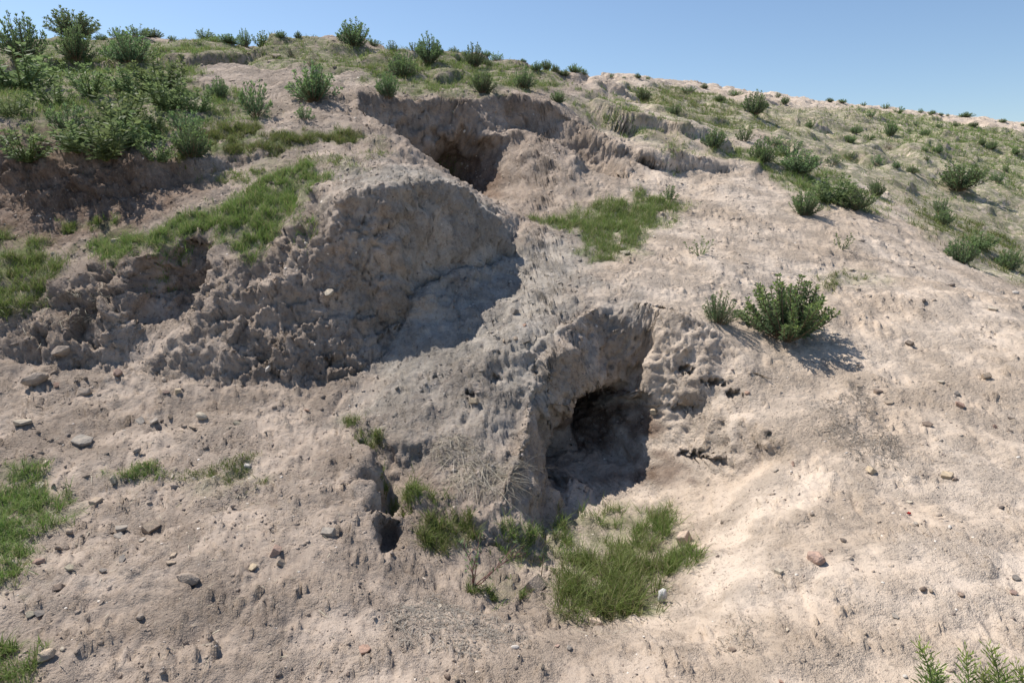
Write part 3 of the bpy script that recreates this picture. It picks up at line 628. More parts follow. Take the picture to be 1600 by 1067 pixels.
reg('hero', LEAF, STEM, seed=60, nst=92, nlf=24, spread=.62, L=.085, w=.021, upright=.45, cluster=3, bare=.25, tipw=1.2, hv=.66)
reg('hero2', LEAF, STEM, seed=61, nst=48, nlf=20, spread=.5, L=.1, w=.016, upright=1.0, cluster=2, bare=.25, tipw=.6)

ORD = 'first second third fourth fifth sixth seventh eighth ninth tenth eleventh twelfth thirteenth fourteenth fifteenth sixteenth seventeenth eighteenth nineteenth twentieth'.split()
def place_shrub(px, py, w, h, key, label, group=None, parts=True, name='shrub', tilt=0.):
    y = py; p = None
    while p is None and y < py + 60: p, nr, dd = hit(px, y); y += 1
    st, lf, one, pw_, ph_ = PROTO[key]; wk = .9 if key.startswith('weed') else .92; sx = wk * w * dd / FPX / pw_; sz = wk * h * dd / FPX / ph_
    if parts:
        e = obj(name, None, None, label, 'shrub', group); e.empty_display_size = .1
        o1 = obj('stem', st, e); o2 = obj('foliage', lf, e)
    else: e = obj(name, one, None, label, 'shrub', group)
    e.location = p - Vector((0, 0, .02 + sz * .03)); e.scale = (sx, sx * random.uniform(.85, 1.15), max(sz, .5 * sx)); e.rotation_euler = (random.uniform(-.08, .08), random.uniform(-.08, .08) + tilt, random.uniform(0, 6.28))
    return e
D = lambda: 'dome%d' % random.randrange(3)
Lo = lambda: 'loose%d' % random.randrange(2)
We = lambda: 'weed%d' % random.randrange(3)
ONE = [  # px, base py, width px, height px, kind, label
 (1228, 528, 112, 92, 'hero', 'large bright green bush casting a shadow on the bare right slope'),
 (1122, 503, 50, 52, 'hero2', 'smaller grey-green bush left of the large bright bush'),
 (37, 92, 54, 52, 'dome0', 'dark round bush on the hilltop at the left edge'),
 (115, 54, 58, 33, 'dome1', 'broad dark bush highest on the left skyline'),
 (120, 94, 44, 46, 'dome2', 'bush just below the highest skyline bush at left'),
 (204, 99, 48, 40, 'dome1', 'round bush on the upper left slope beside bare soil'),
 (169, 90, 18, 20, 'loose0', 'small upright bush between two round bushes at upper left'),
 (491, 158, 74, 54, 'dome2', 'big round grey-green bush alone on bare soil left of the upper cave'),
 (344, 152, 30, 28, 'dome0', 'small dark bush in the grass left of the pale bare patch'),
 (456, 90, 26, 17, 'dry0', 'brownish dry bush beside the pale slab near the hilltop'),
 (489, 104, 20, 24, 'dry0', 'upright dry bush just above the big round bush'),
 (402, 182, 50, 54, 'loose1', 'loose tall bush with thin stems on the left slope'),
 (476, 186, 30, 22, 'loose0', 'low loose bush under the big round bush'),
 (630, 120, 40, 36, 'dome0', 'round bush with a dark shadow above the upper cave'),
 (607, 152, 32, 38, 'dome1', 'bush growing on the rim at the left end of the upper cave'),
 (670, 97, 36, 40, 'dome2', 'full bush casting a shadow below the skyline above the cave'),
 (739, 104, 30, 33, 'dome0', 'bush on a dark root mound above the middle of the upper cave'),
 (754, 145, 36, 36, 'dome1', 'round bush on the rim directly above the upper cave'),
 (819, 137, 30, 30, 'dome2', 'pale green bush on the rim right of the upper cave'),
 (761, 102, 15, 11, 'dome0', 'tiny bush beside the one on the dark root mound'),
 (871, 160, 24, 19, 'dome1', 'small bush on the grassy shoulder right of the upper cave'),
 (1003, 158, 28, 22, 'dome2', 'dark bush overhanging a small shaded scarp in the upper middle'),
 (1053, 178, 20, 16, 'dome0', 'small dark bush right of the shaded scarp in the upper middle'),
 (1046, 313, 27, 26, 'loose1', 'small loose bush at the upper end of the terrace grass'),
 (1114, 231, 34, 29, 'dome1', 'round bush just right of the small shaded bank in the middle'),
 (1163, 221, 26, 25, 'loose0', 'loose pale bush beside the round bush right of the bank'),
 (1190, 254, 36, 36, 'dome0', 'bright green bush on the right shoulder, nearest the bank'),
 (1236, 247, 42, 28, 'loose1', 'pale loose bush in the cluster on the right shoulder'),
 (1249, 270, 52, 32, 'dome2', 'low broad bush in the cluster on the right shoulder'),
 (1208, 226, 26, 16, 'loose0', 'low pale bush above the cluster on the right shoulder'),
 (1257, 336, 40, 38, 'dome1', 'round bush alone on bare soil below the right shoulder'),
 (1296, 316, 62, 44, 'weed0', 'wide leafy bush in the green bank on the right shoulder'),
 (1332, 326, 60, 30, 'dome0', 'low dark bush at the lower end of the green bank'),
 (1369, 306, 22, 24, 'dome2', 'upright bush at the right end of the green bank'),
 (1094, 398, 42, 32, 'sparse0', 'sparse seedling like bush on the bare slope below the terrace grass'),
 (1315, 389, 30, 28, 'sparse0', 'sparse bush on the bare slope below the round bush'),
 (1499, 296, 58, 34, 'dome1', 'wide bush halfway up the right hillside'),
 (1470, 336, 20, 28, 'loose0', 'upright bush in the green streak near the right edge'),
 (1473, 349, 28, 22, 'dome0', 'low bush at the foot of the upright bush near the right edge'),
 (1502, 410, 38, 36, 'dome2', 'bright bush on the green streak left of the gully at right'),
 (1575, 420, 28, 28, 'dome1', 'bright green bush at the right edge above the dark gully'),
 (1530, 385, 40, 18, 'weed1', 'low leafy growth between the two bright bushes at right'),
 (1178, 178, 34, 32, 'dome2', 'dark bush on the sandy slope under the middle skyline'),
 (44, 250, 72, 42, 'weed2', 'pale leafy weed overhanging the dark scarp at the left edge'),
 (165, 246, 88, 64, 'weed0', 'tall leafy weed at the rim of the dark scarp'),
 (300, 246, 52, 50, 'dome1', 'dark tall weed at the right end of the scarp rim'),
 (205, 225, 60, 50, 'weed1', 'leafy weed behind the tall one on the scarp rim'),
 (190, 196, 84, 52, 'weed2', 'broad leafy weed in the middle of the left weed bed'),
 (263, 171, 62, 50, 'weed0', 'leafy weed right of centre in the left weed bed'),
 (250, 136, 62, 50, 'weed1', 'dark leafy weed at the top of the left weed bed'),
 (142, 151, 64, 44, 'weed2', 'leafy weed in the upper part of the left weed bed'),
 (34, 141, 78, 44, 'weed0', 'wide leafy weed by the left edge of the weed bed'),
 (90, 165, 60, 34, 'weed1', 'low leafy weed between the left edge and the weed bed'),
 (20, 180, 50, 30, 'weed2', 'low pale weed at the left edge above the scarp'),
 (110, 205, 54, 40, 'loose1', 'thin grassy weed above the dark scarp'),
 (240, 205, 50, 36, 'weed1', 'short leafy weed between the weed bed and the bright grass'),
 (310, 175, 44, 34, 'weed2', 'low leafy weed left of the small dark bush in the grass'),
 (125, 235, 56, 40, 'weed0', 'leafy weed at the rim between the thin grassy weed and the tall one'),
 (70, 120, 50, 34, 'weed1', 'leafy weed below the dark round bush at the left edge'),
 (205, 150, 54, 40, 'weed0', 'leafy weed in the centre top of the left weed bed'),
 (290, 205, 46, 34, 'loose0', 'loose weed just above the dark weed at the scarp end'),
 (245, 250, 50, 36, 'weed2', 'leafy weed leaning over the scarp beside the dark tall weed'),
]
for k, (px, py, w, h, key, lab) in enumerate(ONE): place_shrub(px, py, w, h, key, lab, 'shrubs and weeds on the hillside')
ROWS = [
 ('{o} small bush from the left on the left hilltop skyline', 'small shrubs on the left skyline', [(158, 54, 20, 14), (184, 55, 26, 18), (216, 53, 32, 18), (238, 55, 30, 15), (270, 56, 17, 9), (319, 56, 22, 8), (358, 60, 38, 18), (382, 68, 16, 25), (408, 64, 22, 22), (439, 59, 18, 12), (466, 58, 11, 11)]),
 ('{o} bush from the left on the skyline above the upper cave', 'shrubs on the skyline above the cave', [(553, 73, 44, 36), (585, 73, 32, 19), (612, 76, 26, 20), (646, 78, 20, 17), (682, 77, 16, 16), (709, 79, 21, 15), (760, 86, 14, 10), (776, 88, 24, 15), (817, 91, 14, 8)]),
 ('{o} bush from the left on the shoulder right of the hilltop', 'shrubs on the hilltop shoulder', [(839, 97, 19, 16), (854, 108, 19, 21), (867, 112, 19, 18), (881, 118, 17, 11), (898, 111, 22, 15), (913, 117, 15, 13)]),
 ('{o} tiny bush from the left on the middle skyline', 'tiny shrubs on the middle skyline', [(955, 121, 8, 6), (975, 122, 8, 6), (996, 122, 11, 8), (1013, 124, 7, 7), (1075, 144, 28, 12), (1100, 138, 14, 8), (1146, 151, 28, 12), (1124, 158, 22, 14), (1172, 160, 10, 8), (1215, 153, 8, 8), (1226, 163, 13, 12), (1196, 166, 12, 9)]),
 ('{o} tiny bush from the left on the far right skyline', 'tiny shrubs on the far right skyline', [(1296, 160, 11, 6), (1316, 161, 14, 8), (1350, 164, 12, 6), (1384, 171, 12, 8), (1404, 177, 16, 10), (1438, 177, 9, 7), (1456, 179, 9, 6), (1470, 181, 8, 6), (1480, 182, 7, 6), (1509, 184, 22, 10), (1566, 192, 11, 6), (1598, 197, 8, 6)]),
 ('{o} small bush from the left on the far hillside below the right skyline', 'small shrubs below the right skyline', [(1266, 199, 17, 18), (1337, 208, 16, 10), (1360, 183, 13, 11), (1391, 212, 17, 20), (1357, 219, 22, 12), (1387, 233, 24, 16), (1445, 212, 18, 12), (1467, 200, 14, 9), (1492, 198, 14, 10), (1521, 198, 16, 9), (1534, 227, 11, 10), (1549, 233, 13, 11), (1586, 241, 14, 14), (1430, 196, 12, 8)]),
 ('{o} dark bush from the left on the sandy far slope at right', 'dark shrubs on the sandy slope', [(1327, 223, 22, 16), (1328, 248, 20, 15), (1369, 257, 28, 17), (1303, 256, 26, 17), (1445, 236, 14, 10), (1448, 250, 12, 8), (1466, 238, 18, 12), (1559, 285, 16, 16), (1571, 269, 13, 13), (1522, 262, 14, 9), (1400, 262, 12, 9), (1425, 270, 14, 9)]),
]
for lab, grp, items in ROWS:
    for k, (px, py, w, h) in enumerate(sorted(items)):
        v = random.random(); k_ = D() if v < .45 else Lo() if v < .8 else We() if v < .93 else 'dry0'; f_ = random.uniform(.7, 1.05)
        place_shrub(px, py, w * f_, h * f_ * random.uniform(.85, 1.1), k_, lab.format(o=ORD[k]), grp, parts=w > 13)
# ------------------------------------------------------------------ stones and sherds, one by one
def stone_mesh(kind, seed):
    r = np.random.default_rng(seed); bm = bmesh.new()
    if kind == 'flat':
        k = r.integers(5, 8); an = np.sort(r.random(k) * 2 * math.pi + np.linspace(0, 2 * math.pi, k, endpoint=False) * 2) % (2 * math.pi)
        an = np.linspace(0, 2 * math.pi, k, endpoint=False) + r.normal(size=k) * .25
        for a in an:
            rad = .42 + .16 * r.random()
            for z in (-.16, .13): bm.verts.new((math.cos(a) * rad * (1 - .15 * (z > 0)), math.sin(a) * rad * (1 - .15 * (z > 0)), z + .05 * r.normal()))
    elif kind == 'round':
        for i in range(60):
            v = r.normal(size=3); v /= np.linalg.norm(v); bm.verts.new(v * .5 * np.array([1, .85, .55]) * (1 + .05 * r.normal()))
    elif kind == 'block':
        for x in (-.5, .5):
            for y in (-.38, .38):
                for z in (-.32, .32):
                    for q in range(3): bm.verts.new(np.array([x, y, z]) * (1 - .22 * r.random(3)) )
    else:
        for i in range(34):
            v = r.normal(size=3); v /= np.linalg.norm(v); bm.verts.new(v * .5 * np.array([1, .8, .6]) * (.8 + .3 * r.random()))
    res = bmesh.ops.convex_hull(bm, input=bm.verts[:])
    bmesh.ops.delete(bm, geom=[g for g in res['geom_interior'] if isinstance(g, bmesh.types.BMVert)], context='VERTS')
    bmesh.ops.bevel(bm, geom=[e for e in bm.edges if e.calc_face_angle(0) > .5], offset=.03, segments=1, affect='EDGES')
    me = bpy.data.meshes.new('stone'); bm.to_mesh(me); bm.free(); me.materials.append(STONE)
    if kind in ('round',): me.polygons.foreach_set('use_smooth', [True] * len(me.polygons))
    return me
SM = {k: [stone_mesh(k, 300 + 10 * j + i) for i in range(5)] for j, k in enumerate(('flat', 'round', 'block', 'clod'))}
TC = {'pale': (.60, .53, .42), 'white': (.78, .74, .68), 'grey': (.36, .33, .29), 'slate': (.2, .19, .18), 'tan': (.48, .38, .28), 'pink': (.46, .30, .24), 'terra': (.44, .26, .19), 'brown': (.24, .17, .13),
      'dark': (.13, .105, .09), 'clod': (.38, .31, .25), 'cream': (.66, .53, .36), 'olive': (.40, .37, .27), 'sandclod': (.55, .43, .33)}
STONES = [ # px, py (centre), w, h px, shape, tint, label
 (316, 646, 22, 14, 'round', 'pale', 'round pale disc shaped stone on the bare ground below the block'),
 (37, 659, 25, 11, 'flat', 'pale', 'flat pale stone near the left edge above the grey slab'),
 (127, 683, 36, 24, 'flat', 'grey', 'large dark grey slab on the ground at left'),
 (132, 610, 30, 14, 'clod', 'clod', 'grey-brown lump below the left bank foot'),
 (56, 586, 36, 22, 'clod', 'clod', 'large oblong lump at the foot of the left bank'),
 (96, 542, 34, 18, 'clod', 'clod', 'rounded lump embedded in the left bank'),
 (182, 579, 22, 13, 'clod', 'pink', 'pinkish lump at the bank foot below the niche'),
 (89, 600, 13, 7, 'flat', 'terra', 'small reddish sherd beside the oblong lump at left'),
 (260, 611, 11, 7, 'flat', 'pink', 'small pinkish chip at the foot of the block'),
 (278, 609, 9, 11, 'block', 'cream', 'little upright cream chip at the foot of the block'),
 (265, 649, 15, 8, 'flat', 'tan', 'small tan flake just left of the round pale disc'),
 (300, 666, 17, 9, 'flat', 'tan', 'tan sherd just below the round pale disc'),
 (241, 657, 19, 9, 'flat', 'grey', 'grey flake left of the tan flake, right one of a pair'),
 (222, 655, 21, 10, 'flat', 'grey', 'grey flake, left one of a pair near the round disc'),
 (258, 591, 15, 9, 'clod', 'clod', 'lump at the niche foot beside the block'),
 (479, 640, 15, 7, 'flat', 'terra', 'reddish sherd on the pale ground below the big block'),
 (371, 660, 15, 9, 'flat', 'olive', 'small dull stone right of the round pale disc'),
 (516, 454, 23, 13, 'flat', 'pale', 'pale slab sticking out of the big block face'),
 (418, 573, 17, 6, 'flat', 'white', 'thin white chip stuck in the lower block face'),
 (182, 375, 13, 8, 'block', 'pale', 'pale stone at the upper left rim of the grass strip'),
 (83, 395, 9, 6, 'clod', 'pale', 'small pale stone by the left ledge grass'),
 (503, 637, 9, 8, 'clod', 'dark', 'small dark lump right of the reddish sherd below the block'),
 (977, 394, 24, 9, 'flat', 'olive', 'pale grey slab lying in the terrace grass'),
 (973, 385, 11, 10, 'block', 'pale', 'small pale block resting behind the terrace grass slab'),
 (984, 407, 11, 5, 'flat', 'pale', 'thin pale chip below the terrace grass slab'),
 (798, 439, 8, 6, 'clod', 'white', 'small white stone on the grey ledge'),
 (805, 483, 15, 10, 'block', 'slate', 'dark grey stone in the middle of the grey ledge'),
 (822, 529, 13, 11, 'block', 'grey', 'grey stone at the right of the row on the ledge rim'),
 (806, 526, 11, 10, 'clod', 'tan', 'tan stone second from right in the ledge rim row'),
 (797, 528, 10, 9, 'block', 'grey', 'middle stone of the small row on the ledge rim'),
 (788, 530, 9, 7, 'clod', 'tan', 'second stone from left in the ledge rim row'),
 (777, 527, 8, 8, 'block', 'grey', 'leftmost stone of the small row on the ledge rim'),
 (820, 506, 9, 7, 'flat', 'terra', 'small reddish chip above the row of ledge rim stones'),
 (741, 623, 15, 10, 'block', 'cream', 'yellowish stone in the rough slope above the pit'),
 (1023, 640, 15, 10, 'block', 'cream', 'yellowish stone lodged at the right edge of the cave mouth'),
 (932, 508, 6, 6, 'clod', 'white', 'small white stone above the cave brow'),
 (1551, 482, 17, 9, 'flat', 'pale', 'pale flat stone on the slope near the right edge'),
 (1586, 456, 10, 7, 'round', 'white', 'small white stone by the gully at the right edge'),
 (1421, 535, 11, 7, 'block', 'dark', 'dark stone on the open right slope'),
 (1372, 611, 12, 9, 'block', 'brown', 'brown stone above the dry grass mat'),
 (1389, 627, 15, 7, 'flat', 'tan', 'tan flat sherd just right of the brown stone'),
 (1495, 613, 14, 10, 'clod', 'slate', 'dark grey lump on the right slope above the reddish sherd'),
 (1499, 630, 19, 11, 'flat', 'terra', 'large reddish sherd on the right slope'),
 (1541, 585, 11, 8, 'block', 'tan', 'small tan stone on the right slope near the edge'),
 (1470, 595, 11, 7, 'flat', 'pale', 'pale chip up left of the dark grey lump'),
 (1343, 600, 13, 8, 'flat', 'tan', 'tan stone below the large bush shadow'),
 (1448, 662, 16, 6, 'flat', 'brown', 'thin brown flake right of the dry grass mat'),
 (1554, 665, 9, 6, 'flat', 'terra', 'small reddish chip on the slope at far right'),
 (1487, 444, 13, 8, 'clod', 'dark', 'dark lump on the bare slope below the bright bushes'),
 (1330, 421, 11, 5, 'flat', 'pale', 'pale chip above the faint grass on the right slope'),
 (1580, 652, 10, 6, 'flat', 'dark', 'dark flake at the right edge above the reddish chip'),
 (1443, 468, 9, 5, 'clod', 'dark', 'little dark stone on the upper right slope'),
 (1168, 611, 11, 10, 'clod', 'terra', 'reddish lump in the roots right of the cave'),
 (175, 747, 20, 10, 'flat', 'olive', 'pale olive stone in the thin tufts at left'),
 (62, 756, 19, 12, 'flat', 'pale', 'pale sherd in the grass at the left edge'),
 (386, 726, 10, 10, 'block', 'white', 'white cube shaped stone on the path'),
 (150, 782, 18, 10, 'block', 'tan', 'tan stone right of the left edge grass'),
 (189, 823, 24, 14, 'flat', 'grey', 'grey slab tilted on another at lower left'),
 (187, 836, 19, 7, 'flat', 'grey', 'thin grey slab under the tilted grey slab'),
 (236, 821, 23, 13, 'block', 'tan', 'tan block right of the tilted grey slab'),
 (223, 842, 15, 8, 'flat', 'grey', 'grey flake below the tan block at lower left'),
 (267, 877, 17, 12, 'flat', 'tan', 'tan sherd left of the big earth clod'),
 (272, 867, 12, 8, 'block', 'tan', 'small tan stone touching the tan sherd above the clod'),
 (395, 883, 20, 14, 'flat', 'cream', 'angular cream sherd, leftmost of three at lower left centre'),
 (437, 876, 20, 12, 'flat', 'tan', 'tan slab right of the angular cream sherd'),
 (430, 857, 19, 17, 'block', 'pink', 'pinkish brick like fragment above the tan slab'),
 (428, 843, 7, 5, 'clod', 'cream', 'tiny cream chip above the pinkish fragment'),
 (513, 829, 22, 16, 'block', 'grey', 'grey block near the small den'),
 (295, 899, 40, 25, 'clod', 'clod', 'big cracked earth clod at lower left centre'),
 (160, 890, 14, 9, 'flat', 'slate', 'dark slate chip left of the earth clod'),
 (191, 869, 10, 14, 'flat', 'grey', 'narrow grey flake above the slate chip'),
 (108, 886, 18, 11, 'flat', 'olive', 'greenish grey stone right of the left edge grass'),
 (61, 875, 19, 12, 'clod', 'pink', 'reddish tan stone beside the left edge grass'),
 (93, 915, 13, 12, 'block', 'brown', 'brown stone below the greenish grey stone'),
 (72, 1017, 25, 24, 'clod', 'tan', 'upright tan rock beside the bottom left grass'),
 (97, 1012, 11, 8, 'clod', 'pale', 'pale pebble right of the upright tan rock'),
 (63, 955, 16, 13, 'flat', 'slate', 'dark slate piece at lower left edge'),
 (47, 958, 15, 9, 'flat', 'olive', 'dull flat stone left of the dark slate piece'),
 (17, 876, 17, 16, 'clod', 'grey', 'bluish grey lump in the left edge grass'),
 (108, 828, 13, 10, 'clod', 'tan', 'tan lump beside the left edge grass tip'),
 (233, 784, 9, 6, 'clod', 'clod', 'small round lump on bare ground at left'),
 (270, 743, 10, 5, 'flat', 'pale', 'small pale chip between two thin tufts'),
 (218, 960, 15, 12, 'clod', 'clod', 'earth lump on the bare ground at bottom left'),
 (73, 720, 14, 9, 'flat', 'pale', 'pale chip at the top of the left edge grass'),
 (835, 910, 38, 22, 'block', 'clod', 'flat tan block left of the tall pit grass'),
 (933, 968, 30, 18, 'clod', 'sandclod', 'sandy lump at the front of the tall pit grass'),
 (1072, 836, 25, 31, 'block', 'sandclod', 'upright cream stone on the right of the pit grass'),
 (1085, 850, 15, 9, 'block', 'sandclod', 'small cream stone at the foot of the upright one'),
 (805, 1009, 15, 9, 'round', 'white', 'white pebble in the dry grass at the bottom'),
 (569, 1010, 23, 17, 'flat', 'terra', 'reddish sherd with a dark side at the bottom'),
 (847, 1039, 11, 6, 'flat', 'tan', 'small tan chip in the bottom middle'),
 (699, 1053, 15, 10, 'clod', 'brown', 'brown lump at the bottom edge, left of a tan one'),
 (714, 1056, 12, 10, 'clod', 'tan', 'tan lump at the bottom edge beside the brown one'),
 (889, 1009, 15, 11, 'clod', 'grey', 'grey lump on the front rim of the pit'),
 (668, 1060, 13, 10, 'flat', 'pale', 'pale slaty chip at the bottom edge'),
 (670, 1016, 9, 7, 'clod', 'pale', 'small pale stone in the dry mat at the bottom'),
 (544, 1050, 9, 8, 'clod', 'brown', 'small reddish brown lump at the bottom edge'),
 (687, 945, 9, 8, 'flat', 'pale', 'small pale flake above the bottom dry mat'),
 (871, 1007, 9, 6, 'flat', 'pink', 'little pink chip beside the grey rim lump'),
 (1362, 731, 13, 11, 'block', 'cream', 'yellowish stone beside the dry grass mat'),
 (1480, 741, 15, 11, 'block', 'cream', 'yellowish stone on the right slope with a brown one beside it'),
 (1492, 747, 11, 7, 'clod', 'brown', 'brown stone touching a yellowish stone on the right slope'),
 (1276, 866, 34, 26, 'clod', 'pink', 'pinkish brown clod embedded in the lower right slope'),
 (1318, 842, 13, 9, 'clod', 'dark', 'dark lump above the pinkish embedded clod'),
 (1217, 891, 13, 9, 'block', 'pale', 'pale stone left of the pinkish embedded clod'),
 (1484, 822, 9, 6, 'round', 'white', 'white pebble on the lower right slope'),
 (1431, 817, 11, 6, 'flat', 'grey', 'grey flake next to the red petals'),
 (1298, 858, 9, 5, 'flat', 'brown', 'small brown flake right of the embedded clod'),
 (1421, 783, 10, 6, 'flat', 'pale', 'pale chip under the dry grass mat'),
 (1229, 982, 11, 7, 'flat', 'pale', 'pale chip at lower right of the pit rim'),
 (1144, 1013, 15, 9, 'clod', 'brown', 'dark lump on the bottom rim right of the pit'),
 (1399, 962, 12, 6, 'flat', 'grey', 'grey flake on the smooth sand at lower right'),
 (1441, 918, 12, 6, 'clod', 'brown', 'brown crumb pair member on the sand, left one'),
 (1455, 920, 9, 6, 'clod', 'tan', 'tan crumb beside the brown one on the sand'),
 (1588, 901, 12, 7, 'flat', 'slate', 'slate flake at the lower right edge'),
 (1582, 923, 14, 7, 'flat', 'pink', 'pinkish flake below the slate flake at the right edge'),
 (1502, 928, 11, 5, 'flat', 'brown', 'brown flake left of the pinkish flake'),
 (1414, 1054, 7, 7, 'round', 'white', 'round white pebble beside the feathery corner plant'),
 (1220, 1063, 11, 7, 'flat', 'terra', 'reddish chip at the bottom edge right of centre'),
 (1240, 722, 9, 9, 'flat', 'pink', 'reddish chip on the pit right slope'),
 (1213, 732, 9, 10, 'flat', 'grey', 'bluish grey chip beside the reddish chip'),
 (432, 87, 16, 8, 'flat', 'tan', 'pale slab on the bare patch near the hilltop'),
]
for k, (px, py, w, h, kind, tint, lab) in enumerate(STONES):
    p, nr, dd = hit(px, py + h * .35)
    if p is None: continue
    o = obj('stone', SM[kind][k % 5], None, lab, 'stone', 'stones lying on the hillside')
    sw = w * dd / FPX * 1.12; sw *= .8; sh = max(h * dd / FPX * 1.0, .45 * sw)
    zs = {'flat': .7 * sw, 'round': sw * .9, 'block': sh * 1.25, 'clod': sw}[kind]
    q = nr.to_track_quat('Z', 'Y').to_matrix() @ Matrix.Rotation(random.uniform(-.5, .5) + (math.pi if random.random() < .5 else 0), 3, 'Z') @ Matrix.Rotation(random.uniform(-.25, .25), 3, 'X')
    o.matrix_world = Matrix.Translation(p - nr * .1 * sw) @ q.to_4x4() @ Matrix.Diagonal((sw, max(sh, sw * .7) if kind != 'block' else sw * .9, zs, 1))
    t = [.7 * a_ + .3 * b_ for a_, b_ in zip(TC[tint], (.45, .375, .305))]; v = random.uniform(.88, 1.08); o.color = (t[0] * v, t[1] * v, t[2] * v, 1)

# a white weathered lump beside the pit grass
def lump_object(name, px, py, w, h, mat_col, label, cat):
    p, nr, dd = hit(px, py + h * .4); bm = bmesh.new(); bmesh.ops.create_icosphere(bm, subdivisions=3, radius=.5)
    co = np.array([v.co[:] for v in bm.verts]); nz = fbm(co + 5, .5, 3, .6, 400)
    for v, n_ in zip(bm.verts, nz): v.co *= 1 + .4 * n_
    me = bpy.data.meshes.new(name); bm.to_mesh(me); bm.free(); me.materials.append(STONE); me.polygons.foreach_set('use_smooth', [True] * len(me.polygons))
    o = obj(name, me, None, label, cat); o.color = (*mat_col, 1)
    s_ = dd / FPX; o.scale = (w * s_, w * s_, h * s_); o.location = p + Vector((0, 0, h * s_ * .38)); o.rotation_euler = (.2, .15, .4); return o
lump_object('white_lump', 1035, 930, 13, 23, (.66, .65, .62), 'white oval lump standing beside the tall pit grass', 'lump')

# ------------------------------------------------------------------ straw mats, tufts, roots and twigs
GREYSTRAW = leaf_material('grey_straw', (.33, .295, .245), (.44, .40, .34), .15, (.22, .19, .155))
STRAWP = [
 ('grey dry grass mat on the right slope', [(1290, 625), (1340, 610), (1380, 660), (1420, 710), (1400, 740), (1330, 715), (1290, 670)], 3200, .045, .9),
 ('dry grey stalks on the ground in front of the pit', [(600, 950), (680, 930), (800, 975), (820, 1010), (740, 1020), (620, 1000)], 3000, .05, .9),
 ('straw among the grass tufts on the left ground', [(270, 745), (400, 710), (420, 790), (320, 800)], 500, .04, .9),
 ('dry straw hanging over the buttress above the pit', [(670, 690), (740, 680), (800, 730), (790, 760), (700, 760)], 1700, .14, .8),
 ('dry roots and straw on the left bank', [(-20, 470), (70, 450), (150, 430), (170, 470), (90, 520), (-20, 540)], 900, .09, .9),
 ('straw round the edge of the pit grass', [(850, 790), (1080, 780), (1130, 880), (1090, 960), (960, 1000), (850, 960)], 900, .06, .8),
 ('dry litter on the shaded slope at left', [(0, 280), (220, 270), (330, 330), (150, 370), (0, 350)], 900, .05, .9),
 ('dead grass at the top of the cave brow', [(930, 430), (990, 425), (985, 470), (930, 475)], 450, .04, .9),
 ('straw in the left edge grass', [(-40, 720), (60, 740), (110, 800), (40, 920), (-40, 940)], 400, .07, .9),
 ('thin straw scattered over the bare ground', [(100, 640), (560, 660), (560, 1060), (60, 1060)], 500, .05, 1.0),
 ('dry stalks on the sandy ground at bottom right', [(1110, 970), (1180, 960), (1180, 1030), (1110, 1040)], 250, .03, .9),
]
for lab, ol, n, h, le in STRAWP:
    m = mask(ol); pos, nr, _ = sample(m * (.15 + clump), n)
    blades('dry_grass', pos, nr, h * 1.2, .003, GREYSTRAW if 'grey' in lab or 'litter' in lab or 'dead' in lab else STRAW, lab, 'dry grass', lean=1.5, up=.35)

def branch(mb, p, d, L, r, rg, n=6, wob=.25, sag=0., r1=None):
    C = [np.array(p)]; d = np.array(d, float); d /= np.linalg.norm(d)
    for k in range(n):
        d = d + rg.normal(size=3) * wob * .5 + np.array([0, 0, -sag]); d /= np.linalg.norm(d); C.append(C[-1] + d * L / n)
    V, T = tube(C, r, r * .35 if r1 is None else r1, 5); mb.add(V, T); return C, d
def twig_plant(px, py, dirs, L, r, mat, label, name, cat, seed, leaves=None, sag=0.):
    p, nr, dd = hit(px, py); rg = np.random.default_rng(seed); e = obj(name, None, None, label, cat); e.location = p
    for q, (dx, dy, dz, l) in enumerate(dirs):
        mb = MB(); C, d = branch(mb, (0, 0, -.02), (dx, dy, dz), L * l, r, rg, sag=sag)
        for k in (2, 3, 4, 5): branch(mb, C[k], d + rg.normal(size=3) * .7, L * l * .28, r * .5, rg, 3, sag=sag)
        ch = obj('stem', mb.mesh('stem', mat), e)
        if leaves:
            lf = MB()
            for k in range(2, len(C)):
                for j in range(leaves): leaf(lf, C[k] + rg.normal(size=3) * .008, rg.normal(size=3) + d, .03, .008, .2, rg)
            obj('leaf', lf.mesh('leaf', LEAFP), ch)
    return e
twig_plant(738, 912, [(-.1, .1, 1, .8), (.05, .2, 1, .9), (.35, .2, .9, 1.0), (.6, .2, .8, 1.15), (.9, .15, .7, 1.1)], .26, .0035, RSTEM, 'reddish bare twigs fanning up in front of the pit', 'twiggy_plant', 'plant', 3, 3)
twig_plant(1165, 575, [(.2, -.3, -.8, 1), (.6, -.4, -.6, 1.1), (0, -.4, -1, .8), (.1, -.2, -.9, 1.2), (.9, -.3, -.35, .8)], .2, .006, STEM, 'dead grey roots hanging on the bank right of the cave', 'dead_root', 'root', 4, None, .05)
twig_plant(1092, 470, [(-.1, -.3, -.9, 1), (.4, -.4, -.7, .7)], .16, .007, STEM, 'short pale root loop under the smaller bush', 'dead_root', 'root', 5, None, .05)
twig_plant(1075, 470, [(-.3, -.3, -.8, 1.1), (.1, -.5, -.8, .8)], .14, .007, STEM, 'thick dark root beside the smaller bush at the bank edge', 'dead_root', 'root', 8, None, .05)
twig_plant(845, 905, [(-.05, .1, 1, 1)], .12, .004, STEM, 'short dark stick upright beside the flat tan block', 'stick', 'stick', 6)
twig_plant(935, 590, [(.1, -.4, -.8, .6), (-.3, -.4, -.8, .5), (.3, -.3, -.9, .7)], .16, .0025, STEM, 'fine roots hanging from the cave roof', 'hanging_root', 'root', 7, None, .1)

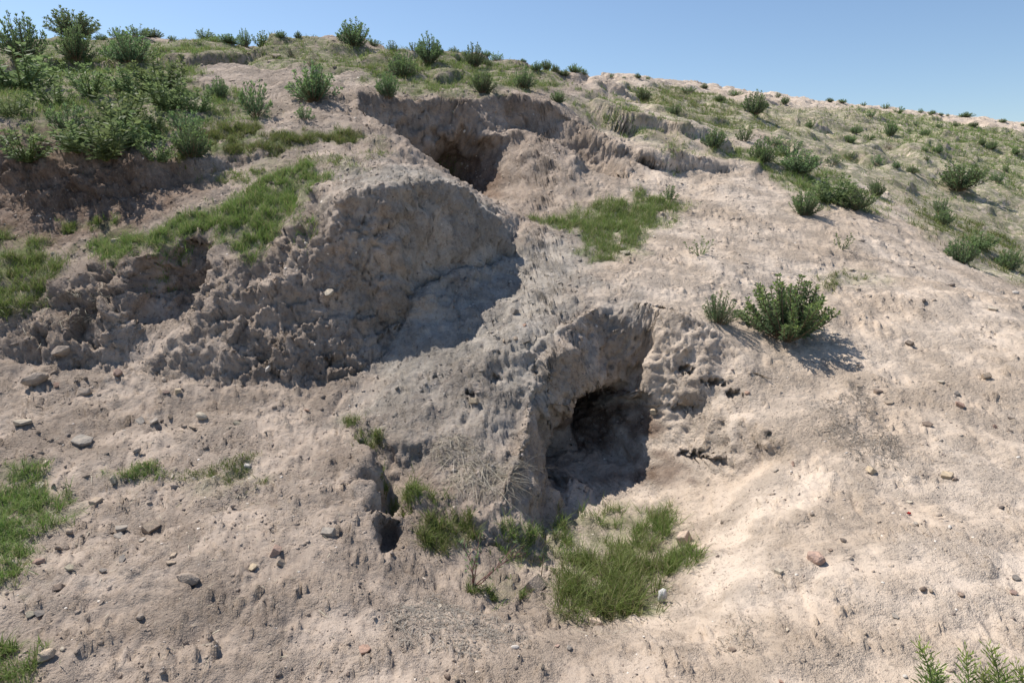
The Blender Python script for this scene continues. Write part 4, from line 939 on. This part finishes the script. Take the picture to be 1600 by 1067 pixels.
# red petals
p, nr, dd = hit(1420, 804); mb = MB(); rg = np.random.default_rng(5); RED = plain('red_petal', (.6, .03, .03), .6)
for k in range(5):
    a = k * 1.26; leaf(mb, np.array([0, 0, .006]), np.array([math.cos(a), math.sin(a), .5]), .013, .012, 0, rg)
o = obj('poppy_petals', mb.mesh('poppy_petals', RED), None, 'small red petals lying on the pale right slope', 'petals'); o.location = p

# ------------------------------------------------------------------ feathery plant cut by the lower right corner
def feather(px, py, L, lean, seed, parent):
    """one leafy shoot: a green stem ringed with finely cut leaves, tighter towards the tip"""
    rg = np.random.default_rng(seed); st = MB(); lf = MB(); d0 = np.array([lean[0], lean[1], 1.0]); d0 /= np.linalg.norm(d0)
    C, d = branch(st, (0, 0, 0), d0, L, .0035, rg, 8, .2)
    for k in range(46):
        t = (k + .5) / 46; i = min(int(t * 8), 7); p = C[i] + (C[i + 1] - C[i]) * (t * 8 - i); az = k * 2.4
        dd = np.array([math.cos(az), math.sin(az), .45 + .5 * t]); ll = (.062 - .03 * t) * (.85 + .3 * rg.random())
        for b in range(4):                                  # the lobes of one cut leaf
            s_ = b / 4; pp = p + dd * ll * s_ * .8; a2 = az + (.6 if b % 2 else -.6) * (b < 3)
            leaf(lf, pp, np.array([math.cos(a2), math.sin(a2), .6 + .5 * t]), ll * .6, .0048, t ** 2 * .9, rg)
        V, T = tube([p, p + dd * ll * .8], .0012, .0006); lf.add(V, T, t * .5, .3)
    return st, lf, C[-1]
pz, nz_, _ = hit(1515, 1062)
plant = obj('feathery_plant', None, None, 'feathery bright green plant in the lower right corner', 'plant'); plant.location = (pz.x, pz.y - .12, pz.z - .02)
for q, (tx, ty, seed, L) in enumerate([(1438, 1010, 70, .2), (1510, 1022, 71, .2), (1548, 1014, 72, .21), (1592, 1044, 73, .18), (1466, 1050, 74, .15), (1535, 1052, 75, .14), (1573, 1058, 76, .14)]):
    tipw = Vector(at_y(tx, ty, pz.y - .05)); st, lf, ctip = feather(tx, ty, L, (0, 0), seed, plant)
    sh = obj('shoot', st.mesh('shoot', GSTEM), plant); fl = obj('leaf', lf.mesh('leaf', SPRIG), sh)
    rg = random.Random(seed); sh.rotation_euler = (rg.uniform(-.35, .1), rg.uniform(-.4, .4), 0); sh.location = tipw - sh.rotation_euler.to_matrix() @ Vector(ctip) - plant.location
